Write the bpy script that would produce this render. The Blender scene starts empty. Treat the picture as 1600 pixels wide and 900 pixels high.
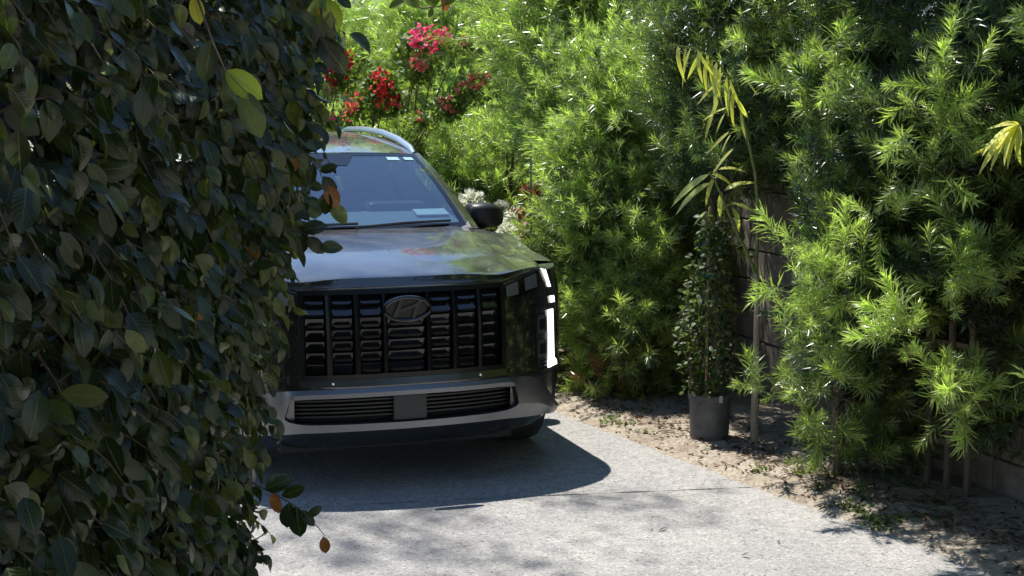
import bpy, math, random
import numpy as np
from mathutils import Vector, Matrix

random.seed(7)
rng = np.random.default_rng(11)
SC = bpy.context.scene
COL = SC.collection
R = math.radians

# ------------------------------------------------------------------ camera
CAM_H, PITCH, FPX = 1.97, 0.129, 2222.0          # metres, radians, focal length in photo pixels (1600 wide)
cam_data = bpy.data.cameras.new('camera')
cam_data.sensor_width = 36.0
cam_data.lens = 36.0 * FPX / 1600.0
cam_data.clip_start = 0.05
cam_data.clip_end = 3000
cam = bpy.data.objects.new('camera', cam_data)
COL.objects.link(cam)
cam.location = (0, 0, CAM_H)
cam.rotation_euler = (math.pi / 2 - PITCH, 0, 0)
SC.camera = cam

# ------------------------------------------------------------------ sky, sun, exposure
SUN_EL, SUN_AZ = 69.0, -47.0                     # azimuth measured from +Y towards +X
world = bpy.data.worlds.new('World')
SC.world = world
world.use_nodes = True
wn = world.node_tree
sky = wn.nodes.new('ShaderNodeTexSky')
sky.sky_type = 'NISHITA'
sky.sun_disc = False
sky.sun_elevation = R(SUN_EL)
sky.sun_rotation = R(SUN_AZ)
sky.air_density = 1.0
sky.dust_density = 0.0
sky.ozone_density = 3.0
sky.altitude = 300
wn.links.new(sky.outputs[0], wn.nodes['Background'].inputs[0])
wn.nodes['Background'].inputs[1].default_value = 0.125
sun_data = bpy.data.lights.new('sun', 'SUN')
sun_data.energy = 5.0
sun_data.angle = R(0.55)
sun_data.color = (1.0, 0.955, 0.885)
sun = bpy.data.objects.new('sun', sun_data)
COL.objects.link(sun)
sd = Vector((math.cos(R(SUN_EL)) * math.sin(R(SUN_AZ)), math.cos(R(SUN_EL)) * math.cos(R(SUN_AZ)), math.sin(R(SUN_EL))))
sun.rotation_euler = sd.to_track_quat('Z', 'Y').to_euler()
sun.location = sd * 40
SC.view_settings.view_transform = 'Standard'
SC.view_settings.look = 'None'
SC.view_settings.gamma = 1.0
SC.view_settings.use_curve_mapping = False
SC.view_settings.exposure = 0.74
SC.render.engine = 'CYCLES'
SC.cycles.use_denoising = True
SC.cycles.max_bounces = 6
SC.cycles.diffuse_bounces = 3
SC.cycles.glossy_bounces = 3
SC.cycles.adaptive_threshold = 0.02
SC.cycles.transparent_max_bounces = 12

# ------------------------------------------------------------------ small maths
CP, SP = math.cos(PITCH), math.sin(PITCH)
def at(px, py, Y):
    """the point at distance Y seen at a photo pixel"""
    a = (px - 800) / FPX; b = -(py - 450) / FPX
    ry = CP + b * SP; rz = -SP + b * CP
    t = Y / ry
    return np.array([a * t, Y, CAM_H + rz * t])
def project(P):
    P = np.asarray(P, float)
    wz = P[..., 2] - CAM_H
    d = P[..., 1] * CP - wz * SP
    up = wz * CP + P[..., 1] * SP
    return 800 + FPX * P[..., 0] / d, 450 - FPX * up / d, d
CAR_X, CAR_Y, CAR_YAW = -0.52, 7.07, R(18.8)
CC, CS = math.cos(CAR_YAW), math.sin(CAR_YAW)
def uv(u, v, z=0.0):
    """along the drive: u across to the right of the car, v back from its nose"""
    return np.array([CAR_X + u * CC - v * CS, CAR_Y + u * CS + v * CC, z])
def nrm(a):
    a = np.asarray(a, float)
    return a / np.maximum(np.linalg.norm(a, axis=-1, keepdims=True), 1e-9)
def frames(D, roll):
    """rotation matrices (n,3,3) whose local z axis is D, rolled about it"""
    D = nrm(D)
    ref = np.where(np.abs(D[:, 2:3]) > 0.95, np.array([[1.0, 0, 0]]), np.array([[0, 0, 1.0]]))
    A = nrm(np.cross(ref, D)); B = np.cross(D, A)
    c, s = np.cos(roll)[:, None], np.sin(roll)[:, None]
    return np.stack([A * c + B * s, -A * s + B * c, D], axis=2)
def frames_yn(Y, N):
    """local y axis along Y, local z as close to N as possible"""
    Y = nrm(Y); X = nrm(np.cross(Y, N)); Z = np.cross(X, Y)
    return np.stack([X, Y, Z], axis=2)

# ------------------------------------------------------------------ mesh helpers
def mesh_np(name, V, T, mat=None, col=None, luv=None, smooth=True):
    V = np.ascontiguousarray(V, dtype=np.float32); T = np.ascontiguousarray(T, dtype=np.int32)
    me = bpy.data.meshes.new(name)
    k = T.shape[1]
    me.vertices.add(len(V)); me.vertices.foreach_set('co', V.ravel())
    me.loops.add(T.size); me.loops.foreach_set('vertex_index', T.ravel())
    me.polygons.add(len(T)); me.polygons.foreach_set('loop_start', np.arange(0, T.size, k, dtype=np.int32))
    me.polygons.foreach_set('use_smooth', np.full(len(T), smooth))
    if col is not None:
        a = me.attributes.new('leafcol', 'FLOAT_COLOR', 'POINT')
        c4 = np.ones((len(V), 4), np.float32); c4[:, :3] = col
        a.data.foreach_set('color', c4.ravel())
    if luv is not None:
        a = me.attributes.new('luv', 'FLOAT_VECTOR', 'POINT')
        l3 = np.zeros((len(V), 3), np.float32); l3[:, :2] = luv
        a.data.foreach_set('vector', l3.ravel())
    me.update(calc_edges=True)
    if mat: me.materials.append(mat)
    return me
def link(name, me, parent=None, loc=None):
    o = bpy.data.objects.new(name, me); COL.objects.link(o)
    if parent: o.parent = parent
    if loc is not None: o.location = loc
    return o
def tag(o, label=None, cat=None, group=None, kind=None):
    if label: o['label'] = label
    if cat: o['category'] = cat
    if group: o['group'] = group
    if kind: o['kind'] = kind
    return o
def empty(name, loc=(0, 0, 0), rz=0.0):
    o = bpy.data.objects.new(name, None); COL.objects.link(o)
    o.empty_display_size = 0.1
    o.location = loc; o.rotation_euler = (0, 0, rz)
    return o

class MB:
    """collects polygons, then becomes one mesh object"""
    def __init__(s): s.v = []; s.f = []
    def add(s, vs, fs):
        b = len(s.v); s.v += [tuple(float(c) for c in p) for p in vs]
        s.f += [tuple(b + i for i in f) for f in fs]
    def grid(s, P, closed=False, skip=None):
        n, m = len(P), len(P[0]); fs = []
        for i in range(n - 1):
            for j in range(m if closed else m - 1):
                if skip and skip(i, j): continue
                k = (j + 1) % m
                fs.append((i * m + j, i * m + k, (i + 1) * m + k, (i + 1) * m + j))
        s.add([p for r in P for p in r], fs)
    def box(s, c, h, rot=None):
        c = Vector(c); M = rot if rot is not None else Matrix.Identity(3)
        vs = [c + M @ Vector((x * h[0], y * h[1], z * h[2])) for x in (-1, 1) for y in (-1, 1) for z in (-1, 1)]
        s.add(vs, [(0, 1, 3, 2), (4, 6, 7, 5), (0, 4, 5, 1), (2, 3, 7, 6), (0, 2, 6, 4), (1, 5, 7, 3)])
    def tube(s, pts, rad, n=6, cap=True):
        pts = [Vector(p) for p in pts]
        if not hasattr(rad, '__len__'): rad = [rad] * len(pts)
        rings = []; prev = None
        for i, p in enumerate(pts):
            d = (pts[min(i + 1, len(pts) - 1)] - pts[max(i - 1, 0)]).normalized()
            if prev is None:
                a = d.orthogonal().normalized()
            else:
                a = (prev - d * prev.dot(d)).normalized()
            prev = a; b = d.cross(a)
            rings.append([p + (a * math.cos(t) + b * math.sin(t)) * rad[i] for t in [2 * math.pi * k / n for k in range(n)]])
        base = len(s.v); s.grid(rings, closed=True)
        if cap:
            s.f.append(tuple(base + k for k in reversed(range(n))))
            s.f.append(tuple(base + (len(pts) - 1) * n + k for k in range(n)))
    def lathe(s, prof, n=32, axis='z', c=(0, 0, 0)):
        rings = []
        for r, h in prof:
            ring = []
            for k in range(n):
                t = 2 * math.pi * k / n
                x, y = r * math.cos(t), r * math.sin(t)
                p = (x, y, h) if axis == 'z' else (h, x, y) if axis == 'x' else (x, h, y)
                ring.append((p[0] + c[0], p[1] + c[1], p[2] + c[2]))
            rings.append(ring)
        s.grid(rings, closed=True)
    def build(s, name, mat, parent=None, smooth=False, bevel=0, sub=0, solid=0, loc=None, edge=35):
        me = bpy.data.meshes.new(name); me.from_pydata(s.v, [], s.f); me.update()
        if mat: me.materials.append(mat)
        o = link(name, me, parent, loc)
        import bmesh
        bm = bmesh.new(); bm.from_mesh(me)
        bmesh.ops.remove_doubles(bm, verts=bm.verts, dist=1e-5)
        bmesh.ops.recalc_face_normals(bm, faces=bm.faces)
        if smooth:
            for f in bm.faces: f.smooth = True
            for e in bm.edges:
                if len(e.link_faces) == 2 and e.calc_face_angle(0) > R(edge): e.smooth = False
        bm.to_mesh(me); bm.free()
        if solid:
            m = o.modifiers.new('solid', 'SOLIDIFY'); m.thickness = solid; m.offset = 1 if solid > 0 else -1
            m.thickness = abs(solid); m.offset = -1
        if bevel:
            m = o.modifiers.new('bevel', 'BEVEL'); m.width = bevel; m.segments = 2; m.limit_method = 'ANGLE'; m.angle_limit = R(30)
        if sub:
            m = o.modifiers.new('sub', 'SUBSURF'); m.levels = sub; m.render_levels = sub
        return o

# ------------------------------------------------------------------ materials
def new_mat(name):
    m = bpy.data.materials.new(name); m.use_nodes = True
    nt = m.node_tree
    return m, nt, nt.nodes['Principled BSDF'], nt.nodes['Material Output']
def N(nt, t, **kw):
    n = nt.nodes.new(t)
    for k, v in kw.items():
        if k in n.bl_rna.properties.keys(): setattr(n, k, v)
        else: n.inputs[k].default_value = v
    return n
def ramp(nt, src, stops):
    r = nt.nodes.new('ShaderNodeValToRGB'); e = r.color_ramp.elements
    while len(e) < len(stops): e.new(0.5)
    for i, (p, c) in enumerate(stops):
        e[i].position = p; e[i].color = (*c, 1) if len(c) == 3 else c
    nt.links.new(src, r.inputs[0]); return r
def obj_co(nt): return nt.nodes.new('ShaderNodeTexCoord').outputs['Object']
def simple(name, col, rough=0.5, metal=0.0, coat=0.0, spec=0.5, emit=None, noise=0.0, nscale=30.0, bump=0.0):
    m, nt, p, out = new_mat(name)
    p.inputs['Base Color'].default_value = (*col, 1); p.inputs['Roughness'].default_value = rough
    p.inputs['Metallic'].default_value = metal; p.inputs['Coat Weight'].default_value = coat
    p.inputs['Specular IOR Level'].default_value = spec
    if emit:
        p.inputs['Emission Color'].default_value = (*emit[0], 1); p.inputs['Emission Strength'].default_value = emit[1]
    if noise or bump:
        t = N(nt, 'ShaderNodeTexNoise', Scale=nscale, Detail=5.0, Roughness=0.65)
        nt.links.new(obj_co(nt), t.inputs['Vector'])
        if noise:
            lo = tuple(max(0, c * (1 - noise)) for c in col); hi = tuple(c * (1 + noise) for c in col)
            r = ramp(nt, t.outputs['Fac'], [(0.3, lo), (0.7, hi)])
            nt.links.new(r.outputs[0], p.inputs['Base Color'])
        if bump:
            b = N(nt, 'ShaderNodeBump', Strength=bump, Distance=0.01)
            nt.links.new(t.outputs['Fac'], b.inputs['Height']); nt.links.new(b.outputs[0], p.inputs['Normal'])
    return m

def leaf_mat(name, trans=0.35, rough=0.45, gloss=0.35, veins=False, tint=(1.25, 1.35, 0.45)):
    """colour comes from the leaf's own attribute; light passes through it"""
    m, nt, p, out = new_mat(name)
    a = N(nt, 'ShaderNodeAttribute', attribute_name='leafcol')
    col = a.outputs['Color']
    if veins:
        l = N(nt, 'ShaderNodeAttribute', attribute_name='luv')
        sx = nt.nodes.new('ShaderNodeSeparateXYZ'); nt.links.new(l.outputs['Vector'], sx.inputs[0])
        ab = N(nt, 'ShaderNodeMath', operation='ABSOLUTE'); nt.links.new(sx.outputs[0], ab.inputs[0])
        mid = N(nt, 'ShaderNodeMapRange'); mid.inputs[1].default_value = 0.0; mid.inputs[2].default_value = 0.09
        mid.inputs[3].default_value = 1.0; mid.inputs[4].default_value = 0.0
        nt.links.new(ab.outputs[0], mid.inputs[0])
        # side veins slope forward from the midrib
        ma = N(nt, 'ShaderNodeMath', operation='MULTIPLY_ADD'); ma.inputs[1].default_value = -0.28
        nt.links.new(ab.outputs[0], ma.inputs[0]); nt.links.new(sx.outputs[1], ma.inputs[2])
        w = N(nt, 'ShaderNodeMath', operation='MULTIPLY'); w.inputs[1].default_value = 58.0
        nt.links.new(ma.outputs[0], w.inputs[0])
        si = N(nt, 'ShaderNodeMath', operation='SINE'); nt.links.new(w.outputs[0], si.inputs[0])
        pw = N(nt, 'ShaderNodeMapRange'); pw.inputs[1].default_value = 0.75; pw.inputs[2].default_value = 1.0
        pw.inputs[3].default_value = 0.0; pw.inputs[4].default_value = 0.35
        nt.links.new(si.outputs[0], pw.inputs[0])
        mx = N(nt, 'ShaderNodeMath', operation='MAXIMUM'); nt.links.new(mid.outputs[0], mx.inputs[0]); nt.links.new(pw.outputs[0], mx.inputs[1])
        mc = N(nt, 'ShaderNodeMixRGB', blend_type='MIX'); mc.inputs[2].default_value = (0.13, 0.17, 0.06, 1)
        sc = N(nt, 'ShaderNodeMath', operation='MULTIPLY'); sc.inputs[1].default_value = 0.6
        nt.links.new(mx.outputs[0], sc.inputs[0]); nt.links.new(sc.outputs[0], mc.inputs[0]); nt.links.new(col, mc.inputs[1])
        tn = N(nt, 'ShaderNodeTexNoise', Scale=55.0, Detail=3.0); nt.links.new(obj_co(nt), tn.inputs['Vector'])
        r = ramp(nt, tn.outputs['Fac'], [(0.3, (0.72, 0.74, 0.72)), (0.7, (1.25, 1.2, 1.2))])
        mm = N(nt, 'ShaderNodeMixRGB', blend_type='MULTIPLY'); mm.inputs[0].default_value = 1.0
        nt.links.new(mc.outputs[0], mm.inputs[1]); nt.links.new(r.outputs[0], mm.inputs[2]); col = mm.outputs[0]
        b = N(nt, 'ShaderNodeBump', Strength=0.35, Distance=0.002)
        nt.links.new(mx.outputs[0], b.inputs['Height']); nt.links.new(b.outputs[0], p.inputs['Normal'])
    nt.links.new(col, p.inputs['Base Color'])
    p.inputs['Roughness'].default_value = rough; p.inputs['Specular IOR Level'].default_value = gloss
    t = nt.nodes.new('ShaderNodeBsdfTranslucent')
    tm = N(nt, 'ShaderNodeMixRGB', blend_type='MULTIPLY'); tm.inputs[0].default_value = 1.0
    tm.inputs[2].default_value = (*tint, 1); nt.links.new(col, tm.inputs[1]); nt.links.new(tm.outputs[0], t.inputs[0])
    mix = nt.nodes.new('ShaderNodeMixShader'); mix.inputs[0].default_value = trans
    nt.links.new(p.outputs[0], mix.inputs[1]); nt.links.new(t.outputs[0], mix.inputs[2]); nt.links.new(mix.outputs[0], out.inputs[0])
    return m

def concrete():
    m, nt, p, out = new_mat('drive_concrete')
    co = N(nt, 'ShaderNodeNewGeometry').outputs['Position']
    big = N(nt, 'ShaderNodeTexNoise', Scale=1.3, Detail=6.0, Roughness=0.6); nt.links.new(co, big.inputs['Vector'])
    mid = N(nt, 'ShaderNodeTexNoise', Scale=14.0, Detail=5.0, Roughness=0.7); nt.links.new(co, mid.inputs['Vector'])
    vo = N(nt, 'ShaderNodeTexVoronoi', Scale=95.0); nt.links.new(co, vo.inputs['Vector'])
    vf = N(nt, 'ShaderNodeTexVoronoi', Scale=210.0); nt.links.new(co, vf.inputs['Vector'])
    sp = nt.nodes.new('ShaderNodeSeparateColor'); nt.links.new(vo.outputs['Color'], sp.inputs[0])
    sf = nt.nodes.new('ShaderNodeSeparateColor'); nt.links.new(vf.outputs['Color'], sf.inputs[0])
    stone = ramp(nt, sp.outputs[0], [(0.0, (0.16, 0.157, 0.152)), (0.10, (0.27, 0.266, 0.258)), (0.55, (0.315, 0.31, 0.30)), (0.9, (0.355, 0.349, 0.338)), (1.0, (0.43, 0.42, 0.405))])
    fine = ramp(nt, sf.outputs[0], [(0.0, (0.74, 0.74, 0.74)), (0.4, (1.0, 1.0, 1.0)), (1.0, (1.14, 1.13, 1.12))])
    r1 = ramp(nt, big.outputs['Fac'], [(0.3, (0.84, 0.84, 0.85)), (0.7, (1.08, 1.07, 1.04))])
    r2 = ramp(nt, mid.outputs['Fac'], [(0.3, (0.84, 0.84, 0.84)), (0.7, (1.1, 1.1, 1.1))])
    c = stone.outputs[0]
    st = N(nt, 'ShaderNodeTexNoise', Scale=2.6, Detail=7.0, Roughness=0.72, Distortion=0.6); nt.links.new(co, st.inputs['Vector'])
    r3 = ramp(nt, st.outputs['Fac'], [(0.30, (0.80, 0.79, 0.77)), (0.44, (1.0, 1.0, 1.0)), (0.66, (1.0, 0.995, 0.985)), (0.80, (0.9, 0.885, 0.86))])
    for r in (fine, r1, r2, r3):
        mm = N(nt, 'ShaderNodeMixRGB', blend_type='MULTIPLY'); mm.inputs[0].default_value = 1.0
        nt.links.new(c, mm.inputs[1]); nt.links.new(r.outputs[0], mm.inputs[2]); c = mm.outputs[0]
    nt.links.new(c, p.inputs['Base Color'])
    p.inputs['Roughness'].default_value = 0.9; p.inputs['Specular IOR Level'].default_value = 0.25
    b = N(nt, 'ShaderNodeBump', Strength=0.5, Distance=0.004); nt.links.new(vo.outputs['Distance'], b.inputs['Height'])
    b2 = N(nt, 'ShaderNodeBump', Strength=0.35, Distance=0.01); nt.links.new(mid.outputs['Fac'], b2.inputs['Height'])
    nt.links.new(b.outputs[0], b2.inputs['Normal']); nt.links.new(b2.outputs[0], p.inputs['Normal'])
    return m
def soil():
    m, nt, p, out = new_mat('sandy_soil')
    co = N(nt, 'ShaderNodeNewGeometry').outputs['Position']
    a = N(nt, 'ShaderNodeTexNoise', Scale=3.0, Detail=8.0, Roughness=0.65); nt.links.new(co, a.inputs['Vector'])
    b_ = N(nt, 'ShaderNodeTexNoise', Scale=45.0, Detail=6.0, Roughness=0.7); nt.links.new(co, b_.inputs['Vector'])
    r = ramp(nt, a.outputs['Fac'], [(0.3, (0.22, 0.17, 0.125)), (0.5, (0.36, 0.312, 0.25)), (0.7, (0.46, 0.405, 0.335))])
    r2 = ramp(nt, b_.outputs['Fac'], [(0.32, (0.45, 0.42, 0.4)), (0.55, (1, 1, 1)), (0.75, (1.25, 1.22, 1.18))])
    mm = N(nt, 'ShaderNodeMixRGB', blend_type='MULTIPLY'); mm.inputs[0].default_value = 1.0
    nt.links.new(r.outputs[0], mm.inputs[1]); nt.links.new(r2.outputs[0], mm.inputs[2]); nt.links.new(mm.outputs[0], p.inputs['Base Color'])
    p.inputs['Roughness'].default_value = 0.95; p.inputs['Specular IOR Level'].default_value = 0.1
    b = N(nt, 'ShaderNodeBump', Strength=0.7, Distance=0.02); nt.links.new(b_.outputs['Fac'], b.inputs['Height']); nt.links.new(b.outputs[0], p.inputs['Normal'])
    return m
def car_paint():
    m, nt, p, out = new_mat('dusty_black_paint')
    co = obj_co(nt)
    d1 = N(nt, 'ShaderNodeTexNoise', Scale=260.0, Detail=2.0); nt.links.new(co, d1.inputs['Vector'])
    d2 = N(nt, 'ShaderNodeTexNoise', Scale=9.0, Detail=6.0, Roughness=0.7); nt.links.new(co, d2.inputs['Vector'])
    geo = N(nt, 'ShaderNodeNewGeometry'); sx = nt.nodes.new('ShaderNodeSeparateXYZ'); nt.links.new(geo.outputs['Normal'], sx.inputs[0])
    up = N(nt, 'ShaderNodeMapRange'); up.inputs[1].default_value = 0.3; up.inputs[2].default_value = 0.95
    nt.links.new(sx.outputs[2], up.inputs[0])
    s = ramp(nt, d1.outputs['Fac'], [(0.58, (0, 0, 0)), (0.74, (1, 1, 1))])
    g = ramp(nt, d2.outputs['Fac'], [(0.3, (0.05, 0.05, 0.05)), (0.75, (0.3, 0.3, 0.3))])
    mu = N(nt, 'ShaderNodeMath', operation='MULTIPLY_ADD'); nt.links.new(s.outputs[0], mu.inputs[0]); mu.inputs[1].default_value = 0.28; 
    ms = N(nt, 'ShaderNodeMath', operation='MULTIPLY'); ms.inputs[1].default_value = 0.5; nt.links.new(g.outputs[0], ms.inputs[0]); nt.links.new(ms.outputs[0], mu.inputs[2])
    fin = N(nt, 'ShaderNodeMath', operation='MULTIPLY'); nt.links.new(mu.outputs[0], fin.inputs[0]); nt.links.new(up.outputs[0], fin.inputs[1])
    p.inputs['Base Color'].default_value = (0.006, 0.0065, 0.0075, 1)
    p.inputs['Roughness'].default_value = 0.2; p.inputs['Coat Weight'].default_value = 1.0; p.inputs['Coat Roughness'].default_value = 0.05
    p.inputs['Coat IOR'].default_value = 1.8
    df = nt.nodes.new('ShaderNodeBsdfDiffuse'); df.inputs[0].default_value = (0.31, 0.31, 0.30, 1)
    mix = nt.nodes.new('ShaderNodeMixShader'); nt.links.new(fin.outputs[0], mix.inputs[0])
    nt.links.new(p.outputs[0], mix.inputs[1]); nt.links.new(df.outputs[0], mix.inputs[2]); nt.links.new(mix.outputs[0], out.inputs[0])
    return m
def glass(name, tint, extra=0.0):
    m, nt, p, out = new_mat(name)
    t = nt.nodes.new('ShaderNodeBsdfTransparent'); t.inputs[0].default_value = (*tint, 1)
    g = nt.nodes.new('ShaderNodeBsdfGlossy'); g.inputs['Roughness'].default_value = 0.02
    # a thin sheet: the same reflectance from either side
    geo = N(nt, 'ShaderNodeNewGeometry'); dt = N(nt, 'ShaderNodeVectorMath', operation='DOT_PRODUCT')
    nt.links.new(geo.outputs['Normal'], dt.inputs[0]); nt.links.new(geo.outputs['Incoming'], dt.inputs[1])
    ab = N(nt, 'ShaderNodeMath', operation='ABSOLUTE'); nt.links.new(dt.outputs['Value'], ab.inputs[0])
    om = N(nt, 'ShaderNodeMath', operation='SUBTRACT'); om.inputs[0].default_value = 1.0; nt.links.new(ab.outputs[0], om.inputs[1])
    f = N(nt, 'ShaderNodeMath', operation='POWER'); f.inputs[1].default_value = 5.0; nt.links.new(om.outputs[0], f.inputs[0])
    a = N(nt, 'ShaderNodeMath', operation='MULTIPLY_ADD'); a.inputs[1].default_value = 0.9 - extra; a.inputs[2].default_value = 0.06 + extra
    nt.links.new(f.outputs[0], a.inputs[0])
    mix = nt.nodes.new('ShaderNodeMixShader'); nt.links.new(a.outputs[0], mix.inputs[0])
    nt.links.new(t.outputs[0], mix.inputs[1]); nt.links.new(g.outputs[0], mix.inputs[2]); nt.links.new(mix.outputs[0], out.inputs[0])
    return m
def bark(name, c1, c2, scale=18):
    m, nt, p, out = new_mat(name)
    mp = N(nt, 'ShaderNodeMapping'); mp.inputs['Scale'].default_value = (1, 1, 0.25); nt.links.new(obj_co(nt), mp.inputs[0])
    t = N(nt, 'ShaderNodeTexNoise', Scale=scale, Detail=6.0, Roughness=0.7); nt.links.new(mp.outputs[0], t.inputs['Vector'])
    r = ramp(nt, t.outputs['Fac'], [(0.3, c1), (0.7, c2)]); nt.links.new(r.outputs[0], p.inputs['Base Color'])
    b = N(nt, 'ShaderNodeBump', Strength=0.6, Distance=0.01); nt.links.new(t.outputs['Fac'], b.inputs['Height']); nt.links.new(b.outputs[0], p.inputs['Normal'])
    p.inputs['Roughness'].default_value = 0.85
    return m

M = dict(
    concrete=concrete(), soil=soil(), paint=car_paint(),
    gloss_black=simple('gloss_black_trim', (0.008, 0.008, 0.009), 0.12, coat=0.5),
    satin_black=simple('satin_black_plastic', (0.014, 0.014, 0.015), 0.45),
    matt_black=simple('matt_black_plastic', (0.012, 0.012, 0.012), 0.75),
    dark_chrome=simple('dark_chrome', (0.10, 0.10, 0.11), 0.16, metal=1.0),
    black_chrome=simple('black_chrome', (0.035, 0.036, 0.04), 0.2, metal=1.0),
    strip_chrome=simple('smoked_chrome', (0.13, 0.12, 0.11), 0.28, metal=1.0),
    skid=simple('satin_grey_skid_trim', (0.19, 0.197, 0.212), 0.38, metal=0.9, noise=0.08, nscale=60),
    rail=simple('brushed_aluminium', (0.62, 0.63, 0.65), 0.3, metal=1.0),
    windshield=glass('windshield_glass', (0.60, 0.82, 0.92), 0.33),
    clear_glass=glass('clear_side_glass', (0.72, 0.82, 0.82), 0.0),
    side_glass=glass('dark_side_glass', (0.08, 0.09, 0.09), 0.02),
    lens=glass('lamp_lens', (0.6, 0.6, 0.6), 0.04),
    drl=simple('lit_daytime_lamp', (0.9, 0.9, 0.9), 0.3, emit=((1.0, 0.99, 0.97), 1.3)),
    lamp=simple('lamp_reflector', (0.42, 0.42, 0.44), 0.3, metal=0.3),
    lamp_dim=simple('smoked_lamp', (0.2, 0.2, 0.21), 0.35, metal=0.8),
    radar=simple('grey_radar_plate', (0.03, 0.031, 0.032), 0.5),
    grille=simple('black_grille_plastic', (0.005, 0.005, 0.005), 0.28, spec=0.3),
    tyre=simple('tyre_rubber', (0.016, 0.016, 0.016), 0.85, bump=0.3, nscale=90),
    rim=simple('dark_alloy', (0.09, 0.09, 0.095), 0.3, metal=1.0),
    interior=simple('grey_interior', (0.12, 0.13, 0.135), 0.7),
    seat=simple('grey_leather', (0.14, 0.135, 0.13), 0.55),
    paper=simple('white_paper', (0.45, 0.46, 0.45), 0.6),
    sticker=simple('pale_teal_sticker', (0.25, 0.42, 0.45), 0.5),
    hedge_leaf=leaf_mat('hedge_leaf', 0.28, 0.27, 0.5, veins=True),
    needle=leaf_mat('fern_pine_leaf', 0.46, 0.3, 0.8, tint=(1.35, 1.6, 0.7)),
    sap_leaf=leaf_mat('sapling_leaf', 0.48, 0.4, 0.45, veins=True),
    bract=leaf_mat('bougainvillea_bract', 0.4, 0.6, 0.2, tint=(1.2, 0.9, 0.9)),
    petal=leaf_mat('white_petal', 0.3, 0.6, 0.2, tint=(1.0, 1.0, 0.85)),
    dry=leaf_mat('dry_leaf', 0.15, 0.8, 0.1, tint=(1, 1, 1)),
    twig=bark('brown_twig', (0.06, 0.04, 0.025), (0.15, 0.1, 0.06), 40),
    trunk=bark('grey_brown_bark', (0.07, 0.055, 0.04), (0.2, 0.16, 0.12)),
    pale_bark=bark('pale_sapling_bark', (0.22, 0.18, 0.13), (0.42, 0.36, 0.28), 25),
    green_stem=simple('green_stem', (0.14, 0.18, 0.05), 0.5, noise=0.3),
    block=simple('weathered_block', (0.22, 0.187, 0.153), 0.95, noise=0.35, nscale=9, bump=0.5),
    mortar=simple('dark_mortar', (0.1, 0.085, 0.07), 0.95, bump=0.4),
    pot=simple('black_nursery_plastic', (0.075, 0.077, 0.083), 0.55, noise=0.35, nscale=12, bump=0.06),
    wood=bark('weathered_wood', (0.09, 0.07, 0.05), (0.2, 0.155, 0.115), 22),
    bamboo=simple('tan_stake', (0.4, 0.29, 0.15), 0.6, noise=0.25, nscale=20),
    steel=simple('grey_steel_stake', (0.25, 0.25, 0.24), 0.45, metal=0.7),
    tie=simple('teal_plant_tie', (0.03, 0.3, 0.3), 0.6),
    shingle=simple('grey_roof_shingle', (0.33, 0.32, 0.31), 0.9, noise=0.25, nscale=6, bump=0.3),
    stucco=simple('cream_stucco', (0.55, 0.5, 0.42), 0.9, bump=0.3, nscale=40),
    pane=simple('window_pane', (0.03, 0.035, 0.04), 0.08, coat=0.5),
    frame=simple('white_frame', (0.7, 0.7, 0.68), 0.5),
)

# ================================================================== the ground
g = MB(); S = 900
g.add([(-S, -S, -0.09), (S, -S, -0.09), (S, S, -0.09), (-S, S, -0.09)], [(0, 1, 2, 3)])
tag(g.build('ground', M['soil']), kind='structure')

# right edge of the drive (world x, y), near to far, and its left edge
REDGE = [(4.2, 0.4), (3.5, 2.6), (2.68, 4.5), (2.08, 5.77), (1.765, 6.405), (1.575, 6.686), (1.268, 7.222), (0.752, 8.171), (0.291, 9.052), (-0.12, 10.2), (-0.75, 12.1)]
def redge_x(y):
    return np.interp(y, [p[1] for p in REDGE], [p[0] for p in REDGE])
def ledge_x(y):
    return np.interp(y, [-4, 5.0, 7.0, 12.2], [-1.25, -1.2, -2.35, -4.1])
drive = tag(empty('driveway', (0, 0, 0)), kind='structure')
JSL = math.tan(R(10.0))
joints = [-2.4, 0.6, 3.6, 6.995, 9.9, 13.0]                # y of each joint where x = 0
for a, b in zip(joints[:-1], joints[1:]):
    m = MB(); nu, nv = 26, 14; gap = 0.006
    top = []
    for i in range(nv + 1):
        row = []
        for j in range(nu + 1):
            y0 = a + gap + (b - a - 2 * gap) * i / nv
            lo, hi = ledge_x(y0), redge_x(min(max(y0, 0.4), 12.1))
            x = lo + (hi - lo) * j / nu
            y = y0 + JSL * x * 0.9
            hi2 = redge_x(min(max(y, 0.4), 12.1)); x = lo + (hi2 - lo) * j / nu
            y = y0 + JSL * x * 0.9
            jit = 0.004 * math.sin(x * 31 + a) * (i in (0, nv)) + 0.003 * math.sin(x * 77 + b) * (i in (0, nv))
            edge = -0.006 if (i in (0, nv) or j in (0, nu)) else 0.0
            row.append((x, y + jit, edge + 0.002 * math.sin(x * 1.7 + y * 1.1)))
        top.append(row)
    m.grid(top)
    ring = top[0] + [r[-1] for r in top[1:]] + list(reversed(top[-1][:-1])) + [r[0] for r in reversed(top[1:-1])]
    m.grid([ring, [(x, y, -0.085) for x, y, z in ring]], closed=True)
    m.build('slab', M['concrete'], drive, smooth=True)
    # the filled joint at the far end of this slab
jm = MB()
for jy in joints[1:-1]:
    jm.grid([[(x, jy + JSL * x * 0.9 + dy, -0.012) for x in np.linspace(ledge_x(jy), redge_x(jy) - 0.02, 30)] for dy in (-0.02, 0.02)])
jm.build('joint_filler', M['soil'], drive)

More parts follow.
